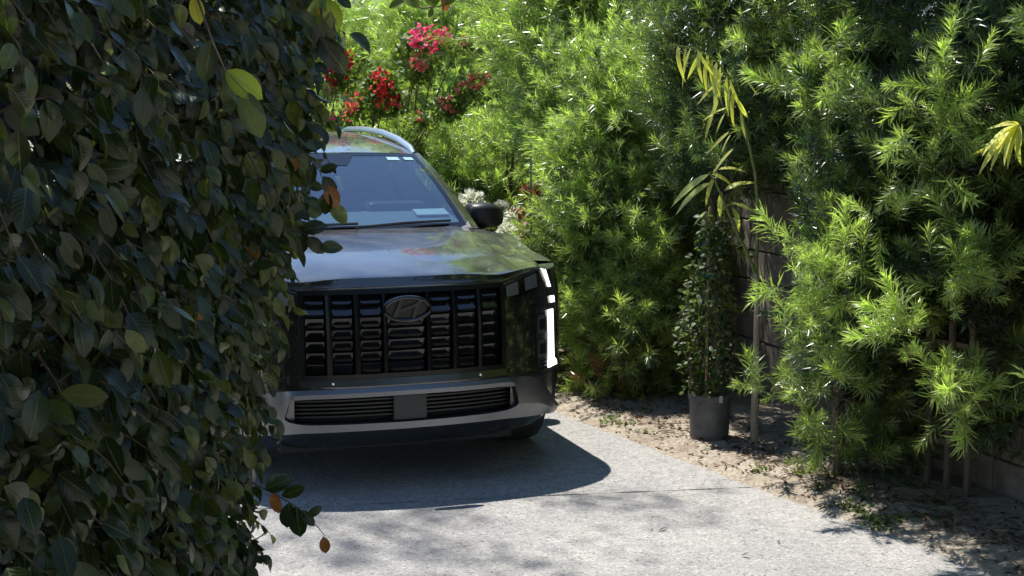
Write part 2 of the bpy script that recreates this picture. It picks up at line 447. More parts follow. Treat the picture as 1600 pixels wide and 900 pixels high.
# soil bed on the right, a bumpy sheet that laps raggedly over the slab edge
def vnoise(x, y, seed=0):
    xi, yi = np.floor(x), np.floor(y); fx, fy = x - xi, y - yi
    def h(a, b): return np.modf(np.abs(np.sin(a * 127.1 + b * 311.7 + seed * 17.3) * 43758.5453))[0]
    sx, sy = fx * fx * (3 - 2 * fx), fy * fy * (3 - 2 * fy)
    return (h(xi, yi) * (1 - sx) + h(xi + 1, yi) * sx) * (1 - sy) + (h(xi, yi + 1) * (1 - sx) + h(xi + 1, yi + 1) * sx) * sy
def fbm(x, y, seed=0):
    return sum(vnoise(x * 2 ** k, y * 2 ** k, seed + k) / 2 ** k for k in range(4)) / 1.875
def soil_z(x, y):
    d = x - redge_x(np.clip(y, 0.4, 12.1))                  # distance past the slab edge
    n = fbm(x * 5, y * 5) - 0.5; n2 = fbm(x * 19, y * 19, 5) - 0.5
    z = np.where(d < 0.0, 0.004 + d * 0.25, np.minimum(0.004 + d * 0.10, 0.03))
    n3 = fbm(x * 11, y * 11, 9) - 0.5
    return z + 0.035 * n * np.clip(d + 0.12, 0, 0.5) * 2.2 + 0.013 * n2 + 0.014 * n3 + 0.006 * n - 0.003
ys = np.concatenate([np.arange(0.5, 5.2, 0.12), np.arange(5.2, 9.4, 0.028), np.arange(9.4, 12.1, 0.08)])
ds = np.concatenate([np.linspace(-0.16, 0.0, 9), np.linspace(0.02, 0.8, 34), np.linspace(0.9, 3.6, 16)])
YY, DD = np.meshgrid(ys, ds, indexing='ij'); XX = redge_x(YY) + DD; ZZ = soil_z(XX, YY)
V = np.stack([XX, YY, ZZ], -1).reshape(-1, 3); w = len(ds)
ii, jj = np.meshgrid(np.arange(len(ys) - 1), np.arange(w - 1), indexing='ij'); b0 = (ii * w + jj).ravel()
T = np.stack([b0, b0 + 1, b0 + w + 1, b0 + w], 1)
tag(link('soil_bed', mesh_np('soil_bed', V, T, M['soil'])), kind='structure')

# ================================================================== block wall along the right side
WALL_U = 2.78
wall = empty('block_wall', uv(WALL_U, -3.0), CAR_YAW)
tag(wall, 'weathered brown concrete block wall behind the shrubs and the potted plant', 'wall')
wc = MB(); wc.box((0.1, 6.6, 0.95), (0.085, 6.58, 0.94)); wc.build('mortar_core', M['mortar'], wall)
bm_ = MB(); bm_.box((0, 0, 0), (0.1, 0.195, 0.095))
blk0 = bm_.build('block', M['block'], wall, bevel=0.006)
first = True
for row in range(9):
    for k in range(33):
        y = 0.2 + k * 0.4 + (0.2 if row % 2 else 0)
        o = blk0 if first else blk0.copy()
        if not first: COL.objects.link(o); o.parent = wall
        first = False
        o.location = (0.1 + random.uniform(-0.004, 0.004), y, 0.1 + row * 0.2)
        o.rotation_euler = (0, 0, random.uniform(-0.008, 0.008))

# ================================================================== neighbour's house far behind
house = empty('house', (-4.2, 27.0, 0))
tag(house, 'distant house whose pale grey shingle roof shows above the background shrubs', 'house')
h = MB(); h.box((0, 3.5, 1.45), (5.0, 3.5, 1.45)); h.build('wall', M['stucco'], house)
roof = MB()
roof.add([(-5.5, -0.6, 2.9), (5.5, -0.6, 2.9), (5.5, 3.5, 5.0), (-5.5, 3.5, 5.0), (-5.5, 7.6, 2.9), (5.5, 7.6, 2.9)],
         [(0, 1, 2, 3), (3, 2, 5, 4), (0, 3, 4), (1, 5, 2), (0, 4, 5, 1)])
roof_o = roof.build('roof', M['shingle'], house)
for k in range(22):
    t0, t1 = k / 22, (k + 1.06) / 22
    c = MB()
    p0 = Vector((0, -0.62 + 4.1 * t0, 2.93 + 2.1 * t0)); p1 = Vector((0, -0.62 + 4.1 * t1, 2.915 + 2.1 * t1))
    c.add([(-5.5, p0.y, p0.z), (5.5, p0.y, p0.z), (5.5, p1.y, p1.z), (-5.5, p1.y, p1.z), (-5.5, p0.y, p0.z - 0.03), (5.5, p0.y, p0.z - 0.03)], [(0, 1, 2, 3), (4, 5, 1, 0)])
    c.build('shingle_course', M['shingle'], roof_o)
for x in (-2.6, 1.8):
    f = MB(); f.box((x, -0.03, 1.5), (0.7, 0.04, 0.55)); fo = f.build('window', M['frame'], house)
    f = MB(); f.box((x, -0.075, 1.5), (0.62, 0.01, 0.47)); f.build('pane', M['pane'], fo)

# ================================================================== the parked car
car = empty('parked_car', (CAR_X, CAR_Y, 0), CAR_YAW)
tag(car, 'dusty black SUV with a wide grille parked nose-on in the drive', 'car')
PU = [0, .13, .27, .40, .53, .57, .66, .75, .83, .875, .91, .94, .965, .985, 1.0, 1.008]
PV = [0, .003, .012, .03, .06, .072, .108, .155, .21, .25, .285, .33, .385, .455, .54, .70]
def plan(u): return float(np.interp(abs(u), PU, PV))
def planf(u):                                   # smoothed
    return (plan(u) * 2 + plan(abs(u) - 0.03 if abs(u) > .03 else 0) + plan(min(abs(u) + 0.03, .985))) / 4
INZ = [.20, .24, .30, .335, .375, .50, .56, .605, .70, .85, .95, 1.04, 1.055, 1.2]
INV = [.20, .13, .05, .015, .022, .012, .0, .014, .012, .018, .035, .06, .068, .1]
def inset(z): return float(np.interp(z, INZ, INV))
def fascia(u, z, off=0.0):
    """a point on the front of the car, off metres in front of it"""
    return (u, planf(u) + inset(z) - off, z)

def hood_edge(v):
    return (float(np.interp(v, [.30, .38, .6, .9, 1.22], [.80, .825, .855, .862, .80])), float(np.interp(v, [.30, .38, .6, .9, 1.22], [1.104, 1.108, 1.121, 1.148, 1.222])))
def belt_u(v): return float(np.interp(v, [1.22, 1.3, 1.6, 2.0, 4.4, 4.75], [.80, .82, .885, .905, .89, .80]))
ZR = [.22, .26, .30, .335, .362, .41, .46, .515, .56, .605, .66, .72, .78, .84, .90, .97, 1.04, 1.055]
def ztop(v): return float(np.interp(v, [0, .2, .38, .6, .9, 1.22, 1.45, 1.8, 4.4, 5.0], [1.055, 1.10, 1.103, 1.117, 1.144, 1.216, 1.185, 1.175, 1.175, 1.13]))
def ztop_front(u): return float(np.interp(abs(u), [0, .42, .53, .60, .67, .80, .84], [1.055, 1.052, 1.038, 1.052, 1.072, 1.100, 1.102]))
perim = [(u, planf(u), 0.0) for u in [0, .065, .13, .20, .27, .335, .40, .465, .53, .57, .615, .66, .705, .75, .79, .83, .865, .90, .932]]
perim += [(u, v, w) for u, v, w in [(.958, .365, .1), (.977, .42, .22), (.991, .485, .4), (1.0, .55, .62), (1.005, .62, .85), (1.006, .70, 1.0)]]
v = .77
while v < 4.5: perim.append((1.004, v, 1.0)); v += .062
perim += [(.998, 4.56, 1), (.98, 4.68, 1), (.945, 4.80, 1), (.87, 4.90, 1), (.72, 4.96, 1), (.5, 4.985, 1), (.25, 4.995, 1), (0, 5.0, 1)]
perim = [(p[0], p[1] if p[2] == 0 and p[0] <= .932 else p[1], p[2]) for p in perim]
SIDE_IN = lambda z: float(np.interp(z, [.22, .3, .45, .6, .85, 1.0, 1.1, 1.2], [.07, .04, .015, .01, .0, .008, .025, .05]))
bodyg = []
for z in ZR:
    row = []
    for (u, vv, w) in perim:
        zt = ztop_front(u) if w == 0 and u < .84 else ztop(vv)
        zz = z if z <= .78 else .78 + (z - .78) * (zt - .78) / (1.055 - .78)
        if w < 1.0: dv = inset(z) * (1 - w)
        else: dv = 0
        du = SIDE_IN(zz) * min(1, max(w, max(0, (u - .6) / .38)))
        rear = max(0, (vv - 4.55) / .45) * SIDE_IN(zz) * 1.5
        x, y = u - du, vv + dv - rear
        if z == ZR[-1]:                         # the last row runs under the hood edge, then along the window line
            if w >= 0.35 and vv < 1.22: x, zz = hood_edge(vv)[0] + .004, hood_edge(vv)[1] - .006
            elif .83 <= u < .94 and w == 0: x, zz = hood_edge(vv)[0] + .003, hood_edge(vv)[1] - .006
            elif vv >= 1.22 and vv < 4.6: x = belt_u(vv)
        row.append((x, y, zz))
    bodyg.append(row)
ARCH = [(0.97, .385, .435), (3.87, .385, .435)]
def arch_snap(p):
    x, y, z = p
    for (cy, cz, r) in ARCH:
        d = math.hypot(y - cy, z - cz)
        if abs(x) > .75 and d < r:
            if d < 1e-4: return p
            return (x, cy + (y - cy) * r / d, cz + (z - cz) * r / d)
    return p
def arch_in(p):
    return any(abs(p[0]) > .75 and math.hypot(p[1] - cy, p[2] - cz) < r - 1e-6 for cy, cz, r in ARCH)
def body_skip(i, j):
    u0, u1 = perim[j][0], perim[j + 1][0]; z0, z1 = ZR[i], ZR[i + 1]
    if perim[j + 1][1] < .3 and max(u0, u1) <= .531 and z0 >= .604 and z1 <= 1.041: return True        # grille opening
    if perim[j + 1][1] < .3 and max(u0, u1) <= .571 and z0 >= .361 and z1 <= .516: return True          # lower intake
    q = [bodyg[i][j], bodyg[i][j + 1], bodyg[i + 1][j], bodyg[i + 1][j + 1]]
    return all(arch_in(p) for p in q)
snapped = [[arch_snap(p) for p in r] for r in bodyg]
body = MB()
for sg in (1, -1):
    body.grid([[(sg * x, y, z) for x, y, z in r] for r in snapped], skip=body_skip)
body.build('body', M['paint'], car, smooth=True, edge=50)
# dark floor pan, wheel wells and the wall behind the openings
ub = MB(); ub.box((0, 2.5, .30), (.62, 2.28, .10)); ub.box((0, .62, .66), (.6, .30, .37)); ub.build('underbody', M['matt_black'], car)
for sg in (1, -1):
    for (cy, cz, r) in ARCH:
        a = MB(); rings = []
        for k in range(17):
            t = math.pi * (k / 16) * 1.16 - .25
            rings.append([(sg * x, cy + math.cos(t) * r, cz + math.sin(t) * r) for x in (.62, .8, .955)])
        a.grid(rings); a.build('wheel_well', M['matt_black'], car)
        a = MB(); rings = []
        for k in range(21):
            t = math.pi * (k / 20) * 1.06 - .1
            rings.append([(sg * (x - SIDE_IN(cz + math.sin(t) * rr)), cy + math.cos(t) * rr, cz + math.sin(t) * rr) for x, rr in ((.96, r - .012), (1.009, r - .010), (1.010, r + .025), (.99, r + .03))])
        a.grid(rings); a.build('arch_trim', M['satin_black'], car, smooth=True)

# hood
HT = [0, .006, .013, .019, .028, .05, .1, .2, .3, .4, .5, .6, .7, .8, .9, 1.0]
ZC = lambda t: float(np.interp(t, [0, .006, .013, .019, .028, .05, .1, .2, .4, .6, .8, 1], [1.052, 1.072, 1.094, 1.101, 1.105, 1.111, 1.124, 1.147, 1.178, 1.204, 1.228, 1.25]))
HS = [0, .1, .2, .3, .4, .5, .58, .65, .72, .78, .84, .9, .95, .98, 1.0]
def hood_pt(s, t):
    vf = planf(s * .80) + .062 + .03 * s ** 3; vr = 1.215 + .02 * s
    v_ = vf + (vr - vf) * t
    ue, ze = hood_edge(v_)
    u = s * (ue if t > 0 else .80)
    zc = ZC(t)
    z = zc + (ze - zc) * s ** 3.2 + .010 * math.exp(-((s - .74) / .07) ** 2) * min(1, t * 6) - .020 * math.exp(-((s - .66) / .16) ** 2) * max(0, 1 - t / .25)
    if t < .019: z = (ztop_front(u) - .003) + (z - ztop_front(u) + .003) * (t / .019) ** .8
    return (u, v_, z)
hd = MB()
for sg in (1, -1): hd.grid([[(sg * p[0], p[1], p[2]) for p in (hood_pt(s, t) for s in HS)] for t in HT])
hd.build('hood', M['paint'], car, smooth=True, edge=38, solid=.012)
# cowl panel under the wipers
cw = MB(); cw.grid([[(u, 1.205 + .03 * abs(u), 1.232), (u, 1.29 + .03 * abs(u), 1.238)] for u in np.linspace(-.76, .76, 13)])
cw.build('cowl', M['satin_black'], car)

# windshield, roof, pillars, side windows
def ws_pt(a, b):                                # a across -1..1, b up 0..1
    w = .70 + (.555 - .70) * b
    v_ = 1.20 + (1.90 - 1.20) * b + (.075 - .01 * b) * a * a
    z = 1.242 + (1.662 - 1.242) * b + .03 * math.sin(math.pi * b) - .012 * a * a * b - .0 * a
    return (a * w, v_, z)
ws = MB(); ws.grid([[ws_pt(a, b) for a in np.linspace(-1, 1, 17)] for b in np.linspace(0, 1, 11)])
ws.build('windshield', M['windshield'], car, smooth=True, edge=80)
def off(p, d):                                  # windshield point moved out along its slope
    return (p[0], p[1] - d * .52, p[2] + d * .85)
bd = MB()
bd.grid([[off(ws_pt(a, b), .002) for a in np.linspace(-1, 1, 17)] for b in (-.01, .045)])
bd.grid([[off(ws_pt(a, b), .002) for a in np.linspace(-1, 1, 17)] for b in (.955, 1.0)])
for sg in (1, -1): bd.grid([[off(ws_pt(sg * a, b), .002) for a in (.955, 1.0)] for b in np.linspace(.045, .955, 9)])
bd.build('windshield_border', M['gloss_black'], car)
cb = MB(); cb.grid([[off(ws_pt(a * w, b), .0025) for a in np.linspace(-1, 1, 5)] for b, w in ((.79, .13), (.955, .25))])
cb.build('camera_housing', M['gloss_black'], car)
for a0, a1, b0_, b1_ in ((.62, .76, .875, .93), (.82, .93, .88, .93)):
    st = MB(); st.grid([[off(ws_pt(a, b), .0035) for a in (a0, a1)] for b in (b0_, b1_)])
    st.build('windshield_sticker', M['sticker'], car)
RV = [1.915, 2.1, 2.5, 3.0, 3.6, 4.2, 4.6, 4.78]
def roof_edge(v_):
    vs = [1.97, 2.1, 2.5, 3.0, 3.6, 4.2, 4.6, 4.78]
    return float(np.interp(v_, vs, [.575, .588, .605, .615, .615, .605, .58, .55])), float(np.interp(v_, vs, [1.648, 1.668, 1.702, 1.733, 1.744, 1.73, 1.69, 1.64]))
rf = MB(); rows = []
for i, v_ in enumerate(RV):
    row = []
    for a in np.linspace(-1, 1, 15):
        vv = v_ + (.065 * a * a if i == 0 else .03 * a * a if i == 1 else 0)
        ue, ze = roof_edge(vv)
        crown = np.interp(v_, RV, [.02, .024, .03, .032, .032, .03, .025, .015])
        row.append((a * ue, vv, ze + crown * (1 - a ** 2) ** .8 if abs(a) < 1 else ze))
    rows.append(row)
rf.grid(rows); rf.build('roof', M['paint'], car, smooth=True, edge=60)
for sg in (1, -1):
    rl = MB()
    pts = [(2.0, 1.655), (2.12, 1.685), (2.5, 1.732), (3.0, 1.768), (3.6, 1.78), (4.1, 1.772), (4.35, 1.745)]
    rl.tube([(sg * (roof_edge(v_)[0] - .012), v_, z) for v_, z in pts], [.012, .02, .022, .022, .022, .02, .012], 8)
    rl.build('roof_rail', M['rail'], car, smooth=True)
    # A pillar
    ap = MB(); rows = []
    for b in np.linspace(0, 1, 9):
        i_ = ws_pt(sg * 1.0, b)
        o_ = (sg * (.815 + (.592 - .815) * b), 1.33 + (2.03 - 1.33) * b, 1.19 + (1.645 - 1.19) * b + .028 * math.sin(math.pi * b))
        mid_ = tuple((i_[k] + o_[k]) / 2 + (0.018 * sg if k == 0 else -.012 if k == 1 else .012) for k in range(3))
        rows.append([(i_[0], i_[1] + .02, i_[2] - .02), i_, mid_, o_, (o_[0] - sg * .03, o_[1] + .02, o_[2])])
    ap.grid(rows); ap.build('windshield_pillar', M['paint'], car, smooth=True, edge=70)
    # side glass and its pillars
    def sg_pt(f, h_):
        v0 = 1.34 + (2.05 - 1.34) * h_; v1 = 4.78 + (4.55 - 4.78) * h_
        v_ = v0 + (v1 - v0) * f
        ue, ze = roof_edge(max(v_, 1.97))
        ub_ = belt_u(1.34 + (4.75 - 1.34) * f); zb = ztop(v_) + .0
        return (sg * (ub_ + (ue - ub_) * (h_ ** 1.15)), v_, zb + (ze - zb) * h_)
    gl = MB(); gl.grid([[sg_pt(f, h_) for f in np.linspace(.315, 1, 24)] for h_ in np.linspace(0, 1, 8)])
    gl.build('side_window', M['side_glass'], car, smooth=True)
    gl = MB(); gl.grid([[sg_pt(f, h_) for f in np.linspace(0, .315, 12)] for h_ in np.linspace(0, 1, 8)])
    gl.build('front_window', M['clear_glass'], car, smooth=True)
    for f0, f1 in ((.0, .03), (.30, .33), (.60, .635), (.80, .86)):
        pl = MB(); pl.grid([[(sg_pt(f, h_)[0] + sg * .004, sg_pt(f, h_)[1], sg_pt(f, h_)[2]) for f in (f0, f1)] for h_ in np.linspace(0, 1, 8)])
        pl.build('window_pillar', M['gloss_black'], car)
    bl_ = MB(); bl_.tube([(sg_pt(f, 0)[0] + sg * .006, sg_pt(f, 0)[1], sg_pt(f, 0)[2] + .004) for f in np.linspace(0, 1, 16)], .008, 6)
    bl_.build('belt_trim', M['dark_chrome'], car, smooth=True)
    for v0 in (1.52, 2.62, 3.62):
        dh = MB(); dh.tube([(sg * .99, v0 + .95, .93), (sg * 1.03, v0 + .9, .93), (sg * 1.03, v0 + .76, .93), (sg * .99, v0 + .7, .93)], .011, 6)
        if v0 < 3: dh.build('door_handle', M['gloss_black'], car, smooth=True)
        ln = MB(); ln.grid([[(sg * (1.0065 - SIDE_IN(z)), v0 + d, z) for d in (-.003, .003)] for z in np.linspace(.34, 1.12, 10)])
        ln.build('door_seam', M['matt_black'], car)
    # mirror
    mr = MB(); rings = []
    for k, (u, sy, sz, cy, cz) in enumerate([(.838, .045, .035, 1.735, 1.275), (.842, .078, .060, 1.73, 1.275), (.86, .092, .073, 1.725, 1.272), (.92, .100, .080, 1.72, 1.270), (.98, .098, .079, 1.725, 1.268), (1.03, .085, .069, 1.735, 1.263), (1.06, .062, .052, 1.745, 1.258), (1.078, .03, .026, 1.755, 1.253)]):
        ring = []
        for q in range(20):
            t = 2 * math.pi * q / 20; c_, s_ = math.cos(t), math.sin(t)
            e = .55
            ring.append((sg * u, cy + sy * math.copysign(abs(c_) ** e, c_) * (1 if c_ < 0 else .75), cz + sz * math.copysign(abs(s_) ** e, s_)))
        rings.append(ring)
    mr.grid(rings, closed=True)
    b0i = len(mr.v); mr.add(rings[0], [tuple(range(20))]); mr.add(rings[-1], [tuple(range(20))])
    mo = mr.build('mirror', M['satin_black'], car, smooth=True, edge=60)
    mg = MB(); mg.grid([[(sg * u, 1.803, z) for u in np.linspace(.86, 1.05, 4)] for z in (1.215, 1.325)]); mg.build('mirror_glass', M['rail'], mo)
    mi = MB(); mi.tube([(sg * .85, 1.70, 1.16), (sg * .885, 1.71, 1.195), (sg * .92, 1.72, 1.215)], [.04, .034, .03], 8); mi.build('mirror_arm', M['satin_black'], mo, smooth=True)
    # wheels
    for cy in (.97, 3.87):
        wh = empty('wheel', (sg * .862, cy, .385)); wh.parent = car
        ty = MB(); ty.lathe([(.265, -.105), (.30, -.118), (.345, -.122), (.375, -.108), (.385, -.07), (.387, 0), (.385, .07), (.375, .108), (.345, .122), (.30, .118), (.265, .105)], 40, 'x')
        ty.build('tyre', M['tyre'], wh, smooth=True)
        rm = MB(); rm.lathe([(.268, -.1), (.262, .0), (.262, .095), (.272, .11)], 40, 'x')
        for k in range(10):
            t = 2 * math.pi * k / 10
            for dt in (-.1, .1):
                rm.tube([(sg * .1, .05 * math.cos(t), .05 * math.sin(t)), (sg * .085, .262 * math.cos(t + dt), .262 * math.sin(t + dt))], .017, 5)
        rm.lathe([(.0, sg * .115), (.055, sg * .112), (.06, sg * .08)], 20, 'x')
        rm.lathe([(.06, -sg * .02), (.262, -sg * .03)], 30, 'x')
        rm.build('rim', M['rim'], wh, smooth=True)

# rear glass, tailgate lamps
rg = MB(); rg.grid([[(a * (.52 + .22 * (1 - b)), 4.97 - .19 * b - .06 * a * a, 1.16 + .47 * b) for a in np.linspace(-1, 1, 9)] for b in np.linspace(0, 1, 5)])
rg.build('rear_window', M['side_glass'], car, smooth=True)
for sg in (1, -1):
    tl = MB(); tl.box((sg * .86, 4.895, .95), (.05, .03, .2)); tl.build('tail_lamp', simple('red_lamp', (.3, .01, .01), .2, coat=.5) if sg > 0 else bpy.data.materials['red_lamp'], car, bevel=.01)

# grille: a dark back wall, bars, and one faceted fin per cell
gr = empty('grille', (0, 0, 0)); gr.parent = car
bk = MB(); bk.grid([[(u, planf(u) + .125, z) for u in np.linspace(-.56, .56, 13)] for z in (.58, 1.05)]); bk.build('grille_backing', M['matt_black'], gr)
fr = MB()
def rim_poly(z0, z1, u0): return [(-u0, z0), (u0, z0), (u0, z1), (-u0, z1)]
for zz, hw in ((1.035, .012), (.612, .012)):
    fr.grid([[fascia(u, zz + d, o) for u in np.linspace(-.54, .54, 25)] for d, o in ((-hw, -.10), (-hw, .006), (hw, .006), (hw, -.02))])
for sg in (1, -1):
    fr.grid([[fascia(sg * (.53 + d), z, o) for z in np.linspace(.60, 1.047, 12)] for d, o in ((-.012, -.09), (-.012, .008), (.012, .008), (.012, -.02))])
fr.build('grille_frame', M['grille'], gr)
cols = [(-.505, -.415), (-.375, -.275), (-.235, -.13), (-.095, .095), (.13, .235), (.275, .375), (.415, .505)]
for a, b in zip(cols[:-1], cols[1:]):
    br = MB(); u0, u1 = a[1] + .004, b[0] - .004; um = (u0 + u1) / 2
    br.grid([[(u, fascia(u, z, o)[1], z) for u, o in ((u0, -.07), (u0 + .004, .0), (um, .006), (u1 - .004, .0), (u1, -.07))] for z in np.linspace(.615, 1.03, 10)])
    br.build('grille_bar', M['grille'], gr)
NR = 7; zs = np.linspace(1.022, .622, NR + 1)
for (a, b) in cols:
    for k in range(NR):
        z1, z0 = zs[k] - .004, zs[k + 1]; hgt = z1 - z0
        u0, u1 = a + .001, b - .001
        fn = MB()
        # sloped face leaning back at the top, a short lip under it, cut in at the lower corners
        F_ = lambda u, z, o: fascia(u, z, o)
        lean = .024 if k < 2 else -.006
        ra = .030 if k < 2 else .020
        A0, A1 = F_(u0, z1, -ra), F_(u1, z1, -ra)
        B0, B1 = F_(u0, z0 + hgt * .36, -.030 + lean), F_(u1, z0 + hgt * .36, -.030 + lean)
        c_ = (u1 - u0) * .14
        C0, C1 = F_(u0 + c_, z0 + hgt * .22, -.004), F_(u1 - c_, z0 + hgt * .22, -.004)
        D0, D1 = F_(u0 + c_, z0 + hgt * .16, -.075), F_(u1 - c_, z0 + hgt * .16, -.075)
        fn.add([A0, A1, B0, B1, C0, C1, D0, D1], [(0, 1, 3, 2), (2, 3, 5, 4), (4, 5, 7, 6)])
        fn.build('grille_fin', M['gloss_black'] if k < 4 else M['dark_chrome'] if False else M['gloss_black'], gr)
# emblem
em = empty('emblem', (-.012, -.012, .950)); em.parent = car
er = MB(); rings = []
for k in range(48):
    t = 2 * math.pi * k / 48
    c_ = Vector((.117 * math.cos(t), 0, .058 * math.sin(t))); n_ = Vector((math.cos(t) * .5, 0, math.sin(t))).normalized()
    rings.append([c_ + n_ * .011 * math.cos(q) + Vector((0, -1, 0)) * .012 * math.sin(q) for q in [2 * math.pi * j / 8 for j in range(8)]])
rings.append(rings[0]); er.grid(rings, closed=True); er.build('emblem_ring', M['gloss_black'], em, smooth=True)
ep = MB(); ep.add([(.116 * math.cos(2 * math.pi * k / 40), .006, .057 * math.sin(2 * math.pi * k / 40)) for k in range(40)], [tuple(range(40))]); ep.build('emblem_disc', M['grille'], em)
el_ = MB()
def stroke(pts, w):
    P = []
    for (x, z), ww in zip(pts, w):
        P.append([(x - ww, .002, z), (x - ww, -.006, z), (x + ww, -.006, z), (x + ww, .002, z)])
    el_.grid(P)
stroke([(-.068, -.042), (-.055, -.015), (-.042, .015), (-.030, .047)], [.012, .011, .010, .008])
stroke([(.030, -.047), (.042, -.015), (.055, .015), (.068, .042)], [.008, .010, .011, .012])
bar = [(-.05, -.012), (-.025, -.004), (0, .004), (.025, .011), (.05, .02)]
P = []
for (x, z), hh in zip(bar, [.010, .008, .008, .008, .010]): P.append([(x, .001, z - hh), (x, -.0065, z - hh), (x, -.0065, z + hh), (x, .001, z + hh)])
el_.grid(P); el_.build('emblem_letter', M['black_chrome'], em)
for o in em.children: o.location.y -= .006

# strip below the grille, its bolts, skid trim, intake, radar panel
def surf(poly_rows, offset, name, mat, parent, sgs=(1,), thick=.012, bevel=0):
    """poly_rows: rows of (u,z); becomes a plate lying on the front surface"""
    m = MB()
    for sg in sgs:
        rows = [[fascia(sg * u, z, offset) for u, z in r] for r in poly_rows]
        m.grid(rows)
        ring = rows[0] + [r[-1] for r in rows[1:]] + list(reversed(rows[-1][:-1])) + [r[0] for r in reversed(rows[1:-1])]
        m.grid([ring, [(x, y + thick + .012, z) for x, y, z in ring]], closed=True)
    return m.build(name, mat, parent, bevel=bevel)
us = np.linspace(-.54, .54, 25)
surf([[(u, z) for u in us] for z in (.566, .575, .592, .600)], .010, 'grille_strip', M['strip_chrome'], car)
for u in (-.385, .385):
    b = MB(); x, y, z = fascia(u, .583, .012); b.lathe([(0, y - .006), (.006, y - .005), (.008, y)], 10, 'y', (x, 0, z)); b.build('bolt', M['rail'], car, smooth=True)
sk = MB()
top_o = [(-.93, .335), (-.90, .36), (-.86, .41), (-.80, .475), (-.74, .525), (-.66, .543), (-.54, .552), (-.3, .556), (0, .558), (.3, .556), (.54, .552), (.66, .543), (.74, .525), (.80, .475), (.86, .41), (.90, .36), (.93, .335)]
bot_o = [(u, float(np.interp(abs(u), [0, .5, .8, .93], [.336, .336, .306, .276]))) for u, z in top_o]
top_i = [(u, float(np.interp(abs(u), [0, .5, .6, .625, .64], [.506, .503, .497, .47, .43]))) for u, z in top_o]
bot_i = [(u, float(np.interp(abs(u), [0, .48, .56, .62, .64], [.384, .380, .386, .408, .43]))) for u, z in top_o]
xs = sorted(set([round(float(x), 4) for x in np.linspace(-.93, .93, 63)] + [-.62, .62, -.605, .605, -.59, .59]))
f_ = lambda tab, u: float(np.interp(u, [p[0] for p in tab], [p[1] for p in tab]))
ti = lambda u: float(np.interp(abs(u), [0, .5, .59, .605, .62], [.512, .508, .502, .468, .405]))
bi = lambda u: float(np.interp(abs(u), [0, .48, .55, .60, .62], [.371, .374, .378, .390, .405]))
up_rows = [[(u, f_(top_o, u)) for u in xs], [(u, f_(top_o, u) * .5 + (ti(u) if abs(u) <= .6201 else (f_(top_o, u) * .35 + f_(bot_o, u) * .65)) * .5) for u in xs], [(u, ti(u) if abs(u) <= .6201 else (f_(top_o, u) * .35 + f_(bot_o, u) * .65)) for u in xs]]
lo_rows = [[(u, bi(u) if abs(u) <= .6201 else (f_(top_o, u) * .35 + f_(bot_o, u) * .65)) for u in xs], [(u, f_(bot_o, u)) for u in xs]]
skp = MB()
rows = [[fascia(u, z, o) for u, z in r] for r, o in zip(up_rows, (.002, .020, .022))]
rows.append([(p[0], p[1] + .05, p[2]) for p in rows[-1]]); skp.grid(rows)
rows = [[fascia(u, z, o) for u, z in r] for r, o in zip(lo_rows, (.024, .016))]
rows = [[(p[0], p[1] + .05, p[2]) for p in rows[0]]] + rows + [[(p[0], p[1] + .06, p[2] - .004) for p in rows[-1]]]; skp.grid(rows)
skp.build('skid_trim', M['skid'], car, smooth=True, edge=30)
ib = MB(); ib.grid([[(u, planf(u) + .11, z) for u in np.linspace(-.62, .62, 13)] for z in (.35, .53)]); ib.build('intake_backing', M['matt_black'], car)
for z in (.405, .425, .445, .465, .485):
    s = MB(); s.grid([[(u, planf(u) + d, z + e) for u in np.linspace(-.60, .60, 17)] for d, e in ((.05, -.004), (.05, .004), (.09, .004))]); s.build('intake_slat', M['satin_black'], car)
rp = MB(); rp.box((.012, .035, .44), (.088, .012, .066)); rp.build('radar_panel', M['radar'], car, bevel=.006)

